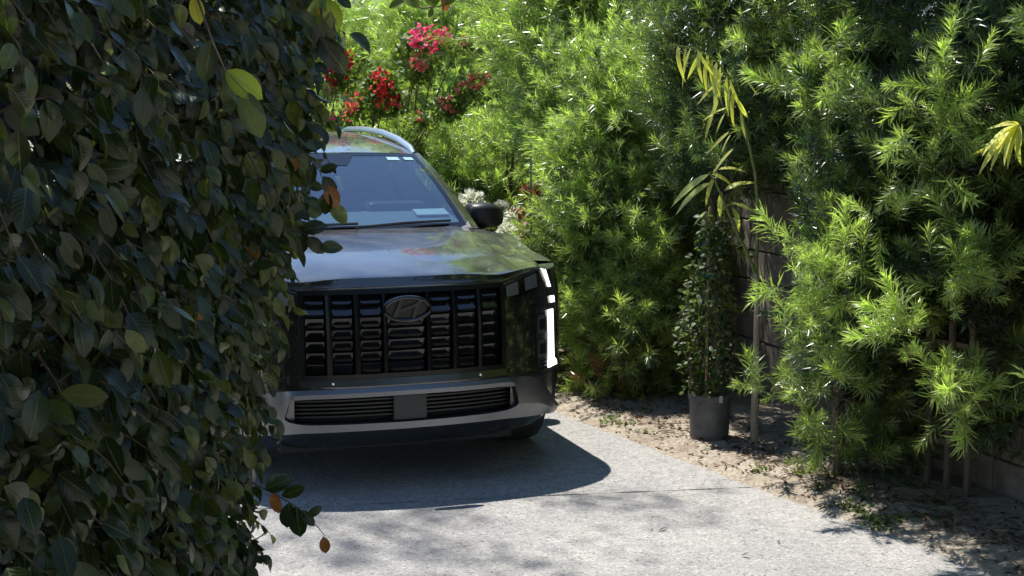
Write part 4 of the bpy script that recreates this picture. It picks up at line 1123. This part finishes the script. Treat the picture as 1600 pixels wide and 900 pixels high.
fern_pine('bright fern pine shrub left of the black pot, reaching down to the soil', uv(2.15, 2.2),
          [(tuple(uv(2.1, 2.0, .5)), (.42, .45, .5), 1.0), (tuple(uv(2.1, 2.15, 1.2)), (.55, .55, .55), 1.3), (tuple(uv(2.1, 2.3, 1.85)), (.5, .5, .5), 1.2)],
          300, 'mid', 13, 1.0, 3, .85, gap_clear, [(at(940, 590, 9.3), 12, -1, .06), (at(970, 585, 9.4), 8, -1, .05), (at(1000, 400, 9.2), 12, .9, .06), (at(1005, 510, 9.1), 6, .95, .04)])
fern_pine('fern pine shrub beside the front fender of the car', uv(1.95, 3.5),
          [(tuple(uv(1.95, 3.3, .6)), (.45, .5, .55), 1.0), (tuple(uv(1.95, 3.4, 1.3)), (.5, .5, .5), 1.0)],
          180, 'mid', 12, 1.0, 2, .85, lambda p: gap_clear(p) and (project(np.asarray(p))[0] > 866 or project(np.asarray(p))[1] > 430))
fern_pine('tall fern pine rising behind the bright shrub, top out of frame', uv(2.45, 3.4),
          [(tuple(uv(2.4, 3.2, 2.0)), (.7, .7, .6), 1.0), (tuple(uv(2.4, 3.5, 2.8)), (.9, .8, .6), 1.0)],
          240, 'far', 12, 1.1, 2, .65, gap_clear)
fern_pine('dark fern pine directly behind the car mirror', uv(2.0, 5.0),
          [(tuple(uv(2.0, 4.9, .7)), (.65, .6, .6), 1.0), (tuple(uv(2.0, 5.2, 1.25)), (.7, .6, .5), 1.0)],
          210, 'far', 12, 1.1, 2, .5)
fern_pine('pale fern pine rising behind the dark one, level with the frame top', uv(2.3, 6.3),
          [(tuple(uv(2.3, 6.2, 1.6)), (.8, .6, .7), 1.0), (tuple(uv(2.3, 6.6, 2.5)), (.8, .6, .6), 1.0)],
          240, 'far', 12, 1.1, 2, .9)
fern_pine('low bushy fern pine among the red bougainvillea above the car roof', uv(1.15, 6.1),
          [(tuple(uv(1.15, 6.1, .95)), (.85, .5, .75), 1.0), (tuple(uv(.6, 6.0, .9)), (.6, .45, .75), .6)],
          200, 'far', 12, 1.1, 2, .9, roof_clear)
fern_pine('taller fern pine behind the low bougainvillea bush', uv(1.4, 7.5),
          [(tuple(uv(1.3, 7.4, 1.6)), (.9, .55, .7), 1.0), (tuple(uv(1.3, 7.7, 2.3)), (.9, .6, .5), 1.0)],
          230, 'far', 12, 1.1, 2, .9, roof_clear)
fern_pine('farthest fern pine, at the end of the drive behind the car', uv(.2, 8.0),
          [(tuple(uv(.3, 7.8, 1.3)), (1.1, .6, .9), 1.0), (tuple(uv(.4, 8.2, 2.3)), (1.0, .6, .55), 1.0)],
          300, 'far', 12, 1.15, 2, .85, roof_clear)
fern_pine('fern pine with a tall thin crown under the distant roof', uv(1.9, 8.6),
          [(tuple(uv(1.9, 8.6, 1.8)), (.9, .8, .9), 1.0), (tuple(uv(1.9, 8.6, 2.8)), (.9, .8, .5), 1.0)],
          260, 'far', 12, 1.2, 2, .85, roof_clear)
fern_pine('fern pine beyond the trellis at the very edge of the frame', (2.72, 5.32, 0),
          [((2.72, 5.32, 1.0), (.5, .5, .7), 1.0), ((2.72, 5.32, 2.2), (.55, .55, .7), 1.0)], 150, 'mid', 12, 1.1, 2, .3)
hood_pts = np.array([uv(*hood_pt(s * sg, t)) if sg > 0 else uv(-hood_pt(s, t)[0], *hood_pt(s, t)[1:]) for s in np.linspace(0, 1, 60) for t in np.linspace(0, 1, 60) for sg in (1, -1)])
finish_pines(300, (hood_pts, cent[::2]))

# ================================================================== saplings with long drooping leaves
longT = [blade(7, .052 + .026 * k, .25, .30 + .22 * k, lambda t: math.sin(math.pi * t ** .8) ** .7) for k in range(3)]
def sapling(label, base, stems, leaves, group=None):
    base = np.array(base, float); o = empty('sapling', base); tag(o, label, 'sapling', group)
    for name, pts, r0, r1, mat in stems:
        m = MB(); m.tube([np.array(p) - base for p in pts], list(np.linspace(r0, r1, len(pts))), 8); m.build(name, M[mat], o, smooth=True)
    for (p, q, kind, tone, nn) in leaves:
        p, q = np.array(p, float), np.array(q, float); L = float(np.linalg.norm(q - p)); tv, tt, tl = longT[kind]
        rot = frames_yn((q - p)[None] + np.array([[0, 0, .12 * L]]), np.array([nn]) + rng.normal(0, .15, (1, 3)))[0]
        c = np.array([.58, .66, .22]) * (1 - tone) + np.array([.80, .76, .16]) * tone
        me = mesh_np('leaf', tv, tt, M['sap_leaf'], np.tile(c * rng.uniform(.85, 1.1), (len(tv), 1)), tl)
        l = link('leaf', me, o); l.matrix_local = matrix4(rot, p - base, L)
    return o
SB = at(1178, 698, 8.05); SB[2] = 0.0
S_ = lambda x, y, dy=0.0: at(x, y, 8.05 + dy)
lv = []
for (x0, y0, x1, y1, k, tn) in [(1108, 272, 1046, 312, 1, .1), (1110, 285, 1052, 322, 1, .0), (1112, 272, 1150, 282, 2, .6), (1116, 276, 1098, 318, 1, .3), (1128, 300, 1120, 340, 2, .1), (1132, 298, 1172, 272, 2, .5), (1140, 318, 1168, 318, 2, .2), (1144, 325, 1166, 362, 2, .0), (1150, 318, 1185, 328, 1, .0), (1105, 330, 1085, 345, 1, .3), (1122, 265, 1165, 258, 1, .5)]:
    lv.append((S_(x0, y0, -.05), S_(x1, y1, -.10 + .06 * rng.random()), k, tn, (-.2, -.6, .75)))
arch = [(1185, 330), (1180, 270), (1165, 200), (1148, 140), (1120, 95), (1085, 76), (1052, 70)]
for i, (x, y) in enumerate([(1060, 70), (1072, 72), (1080, 74), (1092, 79), (1098, 80), (1108, 86), (1114, 92), (1120, 96), (1126, 104), (1130, 112), (1136, 118), (1142, 130), (1148, 140), (1152, 155), (1158, 172), (1140, 122), (1104, 84), (1088, 76)]):
    dx = rng.uniform(-26, -2) if i < 13 else rng.uniform(-20, 26); dy = rng.uniform(34, 66)
    lv.append((S_(x, y, -.25), S_(x + dx, y + dy, -.32 + .1 * rng.random()), int(rng.integers(0, 2)), rng.uniform(.2, 1), (-.5, -.6, .3)))
for (x0, y0, x1, y1) in [(1124, 155, 1096, 215), (1132, 178, 1118, 205), (1136, 168, 1100, 185), (1140, 205, 1104, 240), (1142, 210, 1126, 236), (1146, 232, 1112, 268), (1165, 120, 1178, 150), (1158, 110, 1165, 88), (1150, 100, 1168, 108), (1126, 140, 1108, 180), (1120, 130, 1090, 160)]:
    lv.append((S_(x0, y0, -.2), S_(x1, y1, -.24), 0, rng.uniform(.3, 1), (-.5, -.6, .3)))
sapling('slender pale-trunked sapling with yellow-green drooping leaves beside the black pot', SB,
        [('trunk', [SB - [0, 0, .05], S_(1179, 650), S_(1181, 560), S_(1183, 480), S_(1181, 428)], .024, .014, 'pale_bark'),
         ('limb', [S_(1181, 430), S_(1168, 395, -.02), S_(1152, 365, -.04), S_(1135, 325, -.05), S_(1118, 285, -.05), S_(1108, 270, -.05)], .010, .005, 'green_stem'),
         ('limb', [S_(1181, 430)] + [S_(x, y, -.05 * i) for i, (x, y) in enumerate(arch)], .012, .004, 'green_stem')], lv)
R_ = lambda x, y, dy=0.0: at(x, y, 5.85 + dy)
lv = [(R_(1592, 195, 0), R_(x, y, -.12 + .16 * rng.random()), 1, rng.uniform(.4, 1), (-.3 + rng.normal(0, .4), -.6, .7 + rng.normal(0, .4))) for x, y in [(1534, 214), (1527, 246), (1541, 240), (1549, 256), (1566, 244), (1582, 262), (1548, 192), (1563, 178), (1600, 246), (1532, 228), (1556, 234), (1574, 226), (1560, 205), (1595, 232)]]
sb2 = at(1640, 745, 5.85); sb2[2] = 0
sapling('second sapling at the frame edge, only its yellow leaf rosette showing', sb2,
        [('trunk', [sb2 - [0, 0, .05], R_(1638, 600), R_(1632, 420), R_(1620, 300)], .018, .011, 'pale_bark'), ('limb', [R_(1620, 300), R_(1608, 240), R_(1592, 195)], .011, .006, 'green_stem')], lv)

# ================================================================== nursery pot with a staked climber
pb = at(1108, 688, 8.14); pb[2] = .012
pot = empty('plant_pot', pb); tag(pot, 'black plastic nursery pot on the soil beside the sapling', 'pot')
p = MB(); p.lathe([(0, .004), (.104, .004), (.108, .02), (.112, .024), (.120, .255), (.127, .258), (.128, .286), (.121, .288), (.119, .25), (.115, .246)], 40); p.build('pot_wall', M['pot'], pot, smooth=True, edge=28)
p = MB(); p.lathe([(.118, .240), (.06, .248), (0, .25)], 24); p.build('potting_soil', M['soil'], pot, smooth=True)
for k in range(5):
    t = 2 * math.pi * k / 5 + .4; h_ = MB(); h_.lathe([(0, .0), (.012, .0)], 10); ho = h_.build('drain_hole', M['matt_black'], pot); ho.location = (.1135 * math.cos(t), .1135 * math.sin(t), .035); ho.rotation_euler = (math.pi / 2, 0, t + math.pi / 2)
p = MB(); p.box((.128 * math.cos(-1.2), .128 * math.sin(-1.2), .272), (.010, .002, .02), Matrix.Rotation(-1.2 + math.pi / 2, 3, 'Z')); p.build('pot_tag', M['paper'], pot)
cl = empty('climber', pb + [0, 0, .25]); tag(cl, 'tall narrow climber with small leaves tied to a stake in the black pot', 'plant')
m = MB(); m.tube([(-.02, 0, -.2), (-.025, 0, .5), (-.02, .01, 1.12)], .009, 7); m.build('stake', M['bamboo'], cl, smooth=True)
for z in (.28, .72):
    m = MB(); m.lathe([(.016, z - .006), (.019, z), (.016, z + .006)], 10, 'z', (-.022, 0, 0)); m.build('tie', M['tie'], cl, smooth=True)
loc, dr = [], []
for k in range(9):
    a = rng.uniform(0, 6.28); pts = []
    for i in range(14):
        t = i / 13; rr = (.04 + .115 * math.sin(math.pi * min(1, t * .95 + .1)) * rng.uniform(.6, 1.2))
        pts.append(np.array([-.02 + rr * math.cos(a + t * 4.5 * (1 if k % 2 else -1)), rr * math.sin(a + t * 4.5 * (1 if k % 2 else -1)), t * rng.uniform(1.0, 1.08) + rng.normal(0, .01)]))
    m = MB(); m.tube(pts, list(np.linspace(.005, .0015, 14)), 5); m.build('vine', M['twig'], cl, smooth=True)
    for q in range(150):
        t = rng.uniform(0, 12.99); i = int(t); f = t - i; b = pts[i] * (1 - f) + pts[i + 1] * f
        d = np.array([b[0] + .02, b[1], 0]) * 6 + rng.normal(0, .6, 3) + [0, 0, .15]
        loc.append(b * [rng.uniform(.25, 1.1), rng.uniform(.25, 1.1), 1] + nrm(d) * rng.uniform(.0, .045)); dr.append(d)
loc, dr = np.array(loc), nrm(np.array(dr)); n = len(loc); tv, tt, tl = blade(4, .30, .15, .2)
V, T, C, L = instances(tv, tt, frames_yn(dr, rng.normal(0, .5, (n, 3)) + [-.2, -.5, .8]), loc, rng.uniform(.028, .048, n), (np.array([.045, .08, .028]) + rng.random((n, 1)) ** 2 * np.array([.12, .15, .05])), tl)
tag(link('leaves', mesh_np('leaves', V, T, M['sap_leaf'], C, L), cl), kind='stuff')

# ================================================================== trellis leaning among the shrubs
tb = at(1510, 782, 6.93); tb[2] = 0
te = at(1418, 754, 7.26); te[2] = 0
ax = nrm(te - tb); ang = math.atan2(ax[1], ax[0])
tr = empty('wooden_trellis', tb, ang); tag(tr, 'weathered wooden trellis with square slats standing in the shade', 'trellis')
for d, h_ in ((0, 1.12), (.13, 1.05), (.26, .98), (.385, 1.08)):
    m = MB(); m.box((d, 0, h_ / 2 + .01), (.014, .011, h_ / 2)); m.build('post', M['wood'], tr, bevel=.002)
for z in (.035, .26, .77):
    m = MB(); m.box((.19, -.0195, z), (.215, .008, .014)); m.build('rail', M['wood'], tr, bevel=.002)

# ================================================================== flowers behind the car
bractT = blade(4, .36, .3, .35)
def cluster(parent, base, c, rad, n, col, size=.034, var=.3):
    rad = rad * 1.3; n = int(n * .62)
    d = nrm(rng.normal(0, 1, (n, 3))); P = np.array(c) + d * rad * rng.random((n, 1)) ** .4 * np.array([1.25, .8, 1.0])
    parts = []
    for k in range(3):
        a = rng.uniform(0, 6.28, n); D = nrm(d + rng.normal(0, .8, (n, 3)))
        parts.append(instances(bractT[0], bractT[1], frames_yn(D, rng.normal(0, 1, (n, 3)) + [0, -.5, .5]), P - base, size * rng.uniform(.7, 1.2, n), np.array(col) * rng.uniform(1 - var, 1 + var, (n, 1)), bractT[2]))
    V, T, C, L = merge(parts)
    return tag(link('flower_cluster', mesh_np('flower_cluster', V, T, M['bract'], C, L), parent), kind='stuff')
def bougainvillea(label, base, flowers, Y, col):
    base = np.array(base, float); o = empty('bougainvillea', base); tag(o, label, 'flowering shrub', 'bougainvillea behind the car')
    for (x, y, r, n, dy, cc) in flowers:
        c = at(x, y, Y + dy); m = MB(); s0 = base + rng.normal(0, .08, 3) * [1, 1, 0]
        m.tube([q - base for q in bez(s0, np.array([s0[0] * .6 + c[0] * .4, s0[1] + .1, c[2] * .8]), c, 8)], list(np.linspace(.014, .003, 8)), 5); m.build('branch', M['twig'], o, smooth=True)
        cluster(o, base, c, r * Y / FPX, n, cc or col)
    lc, ld = [], []
    for (x, y, r, n, dy, cc) in flowers:
        for _ in range(110):
            lc.append(at(x + rng.normal(0, r * 1.6 + 5), y + rng.normal(0, r * 1.2) + r * .9 + 8 * rng.random(), Y + dy + .05 + abs(rng.normal(0, .1)))); ld.append(rng.normal(0, 1, 3))
    lc = np.array(lc); tv, tt, tl = blade(4, .3, .2, .25)
    V, T, C, L = instances(tv, tt, frames_yn(np.array(ld), rng.normal(0, .6, (len(lc), 3)) + [-.2, -.4, .8]), lc - base, rng.uniform(.04, .07, len(lc)), np.array([.16, .22, .05]) * rng.uniform(.5, 1.5, (len(lc), 1)), tl)
    tag(link('leaves', mesh_np('leaves', V, T, M['sap_leaf'], C, L), o), kind='stuff')
PK, RD, DR, SL = (.82, .10, .24), (.70, .07, .06), (.40, .012, .02), (.72, .20, .15)
bougainvillea('pink-flowered bougainvillea high above the car roof', uv(1.35, 5.75), [(668, 58, 17, 95, 0, None), (690, 55, 9, 30, .05, None), (655, 96, 8, 22, 0, SL), (652, 108, 5, 10, 0, SL), (724, 62, 4, 8, 0, SL), (645, 62, 6, 14, 0, None)], 11.5, PK)
bougainvillea('scarlet bougainvillea in loose clusters just behind the car roof', uv(1.0, 5.7), [(598, 132, 10, 30, 0, None), (606, 158, 12, 36, 0, None), (585, 118, 6, 14, 0, None), (616, 158, 9, 24, .05, DR), (552, 154, 9, 26, 0, SL), (541, 174, 10, 26, 0, SL), (598, 112, 5, 10, 0, None), (746, 126, 11, 34, -1.0, SL), (722, 140, 6, 12, -1.0, SL), (698, 158, 7, 16, -1.0, SL), (700, 170, 4, 8, -1.0, SL), (658, 182, 4, 8, -.8, SL), (592, 135, 8, 20, -.03, None)], 12.5, RD)
bougainvillea('deep crimson bougainvillea showing beside the hedge edge', uv(.45, 5.6), [(530, 92, 13, 60, 0, None), (534, 112, 9, 34, 0, None), (522, 128, 8, 18, .05, None), (516, 106, 8, 20, 0, None), (512, 182, 6, 12, 0, PK)], 12.2, DR)
bougainvillea('small dark red bougainvillea spray in the shade of the tall fern pine', uv(2.0, 4.6), [(815, 130, 9, 24, 0, None), (820, 140, 6, 12, 0, None), (800, 128, 5, 10, 0, None)], 11.6, DR)

def agapanthus(label, head, Y, rad):
    c = at(*head, Y); base = np.array([c[0] + .04, Y + .1, 0]); o = empty('agapanthus', base); tag(o, label, 'flower', 'white agapanthus behind the mirror')
    m = MB(); m.tube([q - base for q in bez(base, np.array([base[0], base[1], c[2] * .6]), c, 7)], list(np.linspace(.009, .006, 7)), 6); m.build('stem', M['green_stem'], o, smooth=True)
    n = 90; d = nrm(rng.normal(0, 1, (n, 3)) + [0, 0, .25]); parts = []
    tv, tt, tl = blade(4, .2, .3, -.15)
    for k in range(4):
        parts.append(instances(tv, tt, frames_yn(d + rng.normal(0, .6, (n, 3)), rng.normal(0, .5, (n, 3)) + [-.2, -.3, .9]), c - base + d * rad * .68 * rng.uniform(.75, 1.1, (n, 1)), rad * rng.uniform(.26, .42, n), np.array([.88, .89, .78]) * rng.uniform(.85, 1.05, (n, 1)), tl))
    V, T, C, L = merge(parts); link('flower_head', mesh_np('flower_head', V, T, M['petal'], C, L), o)
    m = MB()
    for k in range(n): m.tube([c - base, c - base + d[k] * rad * .7], .0014, 3, cap=False)
    m.build('flower_stalks', M['green_stem'], o)['kind'] = 'stuff'
    tv, tt, tl = blade(7, .05, .3, .75)
    for k in range(9):
        a = rng.uniform(0, 6.28); l = link('leaf', mesh_np('leaf', tv, tt, M['sap_leaf'], np.tile(np.array([.06, .12, .03]) * rng.uniform(.8, 1.3), (len(tv), 1)), tl), o)
        D = np.array([[math.cos(a), math.sin(a), 1.4]]); l.matrix_local = matrix4(frames_yn(D, np.array([[-math.cos(a), -math.sin(a), 1.0]]))[0], (0, 0, 0), .6)
agapanthus('white agapanthus head rising above the inner side of the mirror', (737, 318), 10.5, .118)
agapanthus('small white agapanthus head above the outer edge of the mirror', (783, 326), 10.4, .07)
agapanthus('white agapanthus head beside the outer edge of the mirror', (806, 343), 10.2, .10)
agapanthus('low white agapanthus head just under the mirror tip', (793, 364), 9.9, .085)
agapanthus('drooping white agapanthus behind the fender edge', (806, 378), 9.8, .05)

rb = uv(1.62, 2.75); rs = empty('red_leaf_shrub', rb); tag(rs, 'dark red-leaved shrub between the white flowers and the bright fern pine', 'shrub')
lc = []
for (x, y, r, n) in [(826, 297, 12, 50), (838, 318, 12, 50), (822, 335, 14, 60), (842, 350, 10, 40), (836, 375, 14, 70), (845, 400, 12, 60), (818, 368, 9, 30), (850, 420, 10, 50)]:
    lc += [at(x + rng.normal(0, r * .6), y + rng.normal(0, r * .6), 9.95 + rng.normal(0, .08)) for _ in range(n)]
lc = np.array(lc); n = len(lc); tv, tt, tl = blade(4, .28, .2, .25)
V, T, C, L = instances(tv, tt, frames_yn(rng.normal(0, 1, (n, 3)), rng.normal(0, .6, (n, 3)) + [-.2, -.4, .8]), lc - rb, rng.uniform(.03, .055, n), np.array([.16, .022, .018]) * rng.uniform(.4, 1.6, (n, 1)) + np.array([.0, .02, .0]) * rng.random((n, 1)), tl)
tag(link('leaves', mesh_np('leaves', V, T, M['sap_leaf'], C, L), rs), kind='stuff')
for k in range(7):
    e = lc[rng.integers(n)]; m = MB(); m.tube([q - rb for q in bez(rb, rb * .5 + e * .5 + [0, 0, .2], e, 6)], list(np.linspace(.008, .002, 6)), 5); m.build('stem', M['twig'], rs, smooth=True)
sp_ = at(830, 400, 9.75); sp_[2] = 0
m = MB(); m.tube([(0, 0, -.1), (.0, 0, .9), (-.005, 0, 1.72)], .007, 7); so = m.build('steel_stake', M['steel'], None, smooth=True); so.location = sp_
tag(so, 'thin grey metal stake upright among the red-leaved shrub', 'stake')

# ================================================================== litter, weeds and stones on the soil
n = 2600
Y = rng.uniform(5.2, 11.0, n); X = redge_x(Y) + np.where(rng.random(n) < .2, rng.uniform(.0, .5, n), .22 + np.abs(rng.normal(0, .38, n)))
X[:26] = redge_x(Y[:26]) - rng.uniform(.05, 1.4, 26)
P = np.stack([X, Y, np.maximum(soil_z(X, Y), np.where(X < redge_x(Y), .003, -1)) + .004], 1); tv, tt, tl = blade(4, .16, .5, -.25)
V, T, C, L = instances(tv, tt, frames_yn(rng.normal(0, 1, (n, 3)) * [1, 1, .12], rng.normal(0, .35, (n, 3)) + [0, 0, 1]), P, rng.uniform(.012, .05, n), np.array([.16, .11, .07]) * rng.uniform(.25, 1.7, (n, 1)), tl)
o = tag(link('leaf_litter', mesh_np('leaf_litter', V, T, M['dry'], C, L)), 'scattered dry brown leaves on the sandy soil strip', 'leaf litter', kind='stuff')
n = 420
Y = rng.uniform(5.2, 10.0, n); X = redge_x(Y) + rng.normal(.22, .25, n); X = np.maximum(X, redge_x(Y) + .0)
ico = np.array([(0, 0, 1), (.9, 0, .3), (.28, .85, .3), (-.72, .53, .3), (-.72, -.53, .3), (.28, -.85, .3), (0, 0, -.6)]); it = np.array([(0, 1, 2), (0, 2, 3), (0, 3, 4), (0, 4, 5), (0, 5, 1), (6, 2, 1), (6, 3, 2), (6, 4, 3), (6, 5, 4), (6, 1, 5)])
V, T, C, L = instances(ico, it, frames(rng.normal(0, .4, (n, 3)) + [0, 0, 1], rng.uniform(0, 6, n)), np.stack([X, Y, soil_z(X, Y)], 1), rng.uniform(.003, .013, n) * np.where(rng.random(n) < .05, 2, 1), np.array([.3, .25, .19]) * rng.uniform(.5, 1.4, (n, 1)))
o = tag(link('pebbles', mesh_np('pebbles', V, T, M['dry'], C, smooth=False)), 'small pebbles and soil clods along the edge of the drive', 'pebbles', kind='stuff')
spots = [(1285, 770, 12), (1320, 795, 14), (1360, 812, 16), (1375, 822, 18), (1400, 815, 12), (1180, 742, 8), (1190, 738, 8), (1240, 700, 10), (950, 662, 10), (975, 668, 9), (960, 655, 7), (1450, 815, 8), (1000, 678, 6), (1340, 800, 12), (1255, 742, 8), (1300, 750, 8), (1425, 770, 14), (1460, 790, 12), (1390, 760, 10)]
wl = []
for x, y, k in spots:
    b = -(y - 450) / FPX; t = -CAM_H / (-SP + b * CP); g0 = np.array([(x - 800) / FPX * t, (CP + b * SP) * t])
    for _ in range(k * 3): q = g0 + rng.normal(0, .035, 2); wl.append((q[0], q[1], float(soil_z(np.array(q[0]), np.array(q[1]))) + .003))
wl = np.array(wl); n = len(wl); tv, tt, tl = blade(4, .3, .2, .3)
V, T, C, L = instances(tv, tt, frames_yn(rng.normal(0, 1, (n, 3)) * [1, 1, .3] + [0, 0, .7], rng.normal(0, .3, (n, 3)) + [0, 0, 1]), wl, rng.uniform(.012, .035, n), np.array([.12, .17, .04]) * rng.uniform(.5, 1.5, (n, 1)), tl)
tag(link('weeds', mesh_np('weeds', V, T, M['sap_leaf'], C, L)), 'tiny green weeds sprouting along the edge of the drive', 'weeds', kind='stuff')
tg = MB()
for _ in range(60):
    y = rng.uniform(6.0, 8.6); x = float(redge_x(y)) + rng.uniform(.12, .7); a = rng.uniform(0, 6.28); l = rng.uniform(.06, .25); z = float(soil_z(np.array(x), np.array(y))) + .006
    tg.tube([(x, y, z), (x + math.cos(a) * l * .5, y + math.sin(a) * l * .5, z + .012), (x + math.cos(a + .3) * l, y + math.sin(a + .3) * l, z)], [.003, .0025, .0015], 4)
tag(tg.build('fallen_twigs', M['twig'], None, smooth=True), 'thin dry twigs lying on the soil under the shrubs', 'twigs', kind='stuff')

# ================================================================== a tall street tree beyond the hedge, above the frame; it dapples the drive
tb_ = np.array([-6.2, 11.5, 0.0]); tree = empty('tall_tree', tb_); tag(tree, 'tall thin-crowned tree beyond the hedge, reaching over the drive above the frame', 'tree')
m = MB(); m.tube([(0, 0, -.1), (.1, 0, 4), (.3, -.1, 8), (.9, -.3, 12)], [.2, .16, .12, .06], 10); m.build('trunk', M['trunk'], tree, smooth=True)
COT = 1 / math.tan(R(SUN_EL))
shx, shy = -COT * math.sin(R(SUN_AZ)), -COT * math.cos(R(SUN_AZ))     # where a point one metre up throws its shadow
lc, ls = [], []
for (px, py, ht, r, k) in [(620, 815, 12, .22, 60), (560, 880, 12.5, .30, 110), (700, 800, 12, .12, 24), (760, 885, 12, .30, 70), (850, 890, 11.5, .2, 40), (1040, 792, 12.5, .2, 42), (980, 800, 12, .16, 22), (1000, 765, 12, .15, 16), (660, 850, 12, .15, 20), (880, 775, 12, .16, 26), (500, 830, 12, .2, 50), (1090, 800, 12, .12, 12)]:
    b = -(py - 450) / FPX; t = -CAM_H / (-SP + b * CP); g0 = np.array([(px - 800) / FPX * t, (CP + b * SP) * t])
    c = np.array([g0[0] - shx * ht, g0[1] - shy * ht, ht])
    m = MB(); m.tube([q - tb_ for q in bez(tb_ + [.3, -.1, 8.5], (tb_ + [.3, -.1, 8.5]) * .5 + c * .5 + [0, 0, .9], c, 8)], list(np.linspace(.035, .006, 8)), 5); m.build('limb', M['trunk'], tree, smooth=True)
    for _ in range(k): lc.append(c + rng.normal(0, r, 3) * [1.2, 1, .6])
lc = np.array(lc); n = len(lc); tv, tt, tl = blade(5, .16, .2, .3)
V, T, C, L = instances(tv, tt, frames_yn(rng.normal(0, .7, (n, 3)) + [0, 0, -.6], rng.normal(0, 1, (n, 3))), lc - tb_, rng.uniform(.09, .16, n), np.array([.06, .10, .035]) * rng.uniform(.7, 1.3, (n, 1)), tl)
tag(link('crown', mesh_np('crown', V, T, M['sap_leaf'], C, L), tree), kind='stuff')

# ================================================================== unseen trees added behind and beside the camera to block sky light
def sky_block_tree(label, base, height, rad, n):
    base = np.array(base, float); o = empty('sky_block_tree', base); tag(o, label, 'tree', 'added unseen trees that block sky light')
    m = MB(); m.tube([(0, 0, -.1), (.1, .05, height * .3), (-.1, .1, height * .6), (.05, 0, height * .9)], [.2, .16, .1, .03], 9); m.build('trunk', M['trunk'], o, smooth=True)
    lc = []
    for k in range(9):
        a = k * 2.4; e = np.array([math.cos(a) * rad * .7, math.sin(a) * rad * .7, height * (.45 + .5 * (k % 3) / 3)])
        m = MB(); m.tube(list(bez(np.array([0, 0, height * .3]), e * .5 + [0, 0, height * .25], e, 6)), list(np.linspace(.07, .015, 6)), 6); m.build('limb', M['trunk'], o, smooth=True)
    d = nrm(rng.normal(0, 1, (n, 3))); P = d * rng.random((n, 1)) ** .33 * np.array([rad, rad, height * .38]) + [0, 0, height * .62]
    P += .35 * np.sin(P[:, [1, 2, 0]] * 2.3)
    tv, tt, tl = blade(4, .3, .2, .3)
    V, T, C, L = instances(tv, tt, frames_yn(rng.normal(0, 1, (n, 3)), rng.normal(0, 1, (n, 3))), P, rng.uniform(.2, .34, n), np.array([.035, .06, .018]) * rng.uniform(.6, 1.5, (n, 1)), tl)
    tag(link('crown', mesh_np('crown', V, T, M['sap_leaf'], C, L), o), kind='stuff')
sky_block_tree('added unseen tree blocking sky light behind the viewer, nearest the right wall', (3.4, -4.5, 0), 8.0, 3.4, 5200)
sky_block_tree('added unseen tree blocking sky light behind the viewer, in line with the hedge', (-3.2, -5.0, 0), 8.5, 3.4, 5200)
sky_block_tree('added unseen tree blocking sky light on the far side of the block wall', (6.6, 2.6, 0), 7.0, 2.6, 3600)
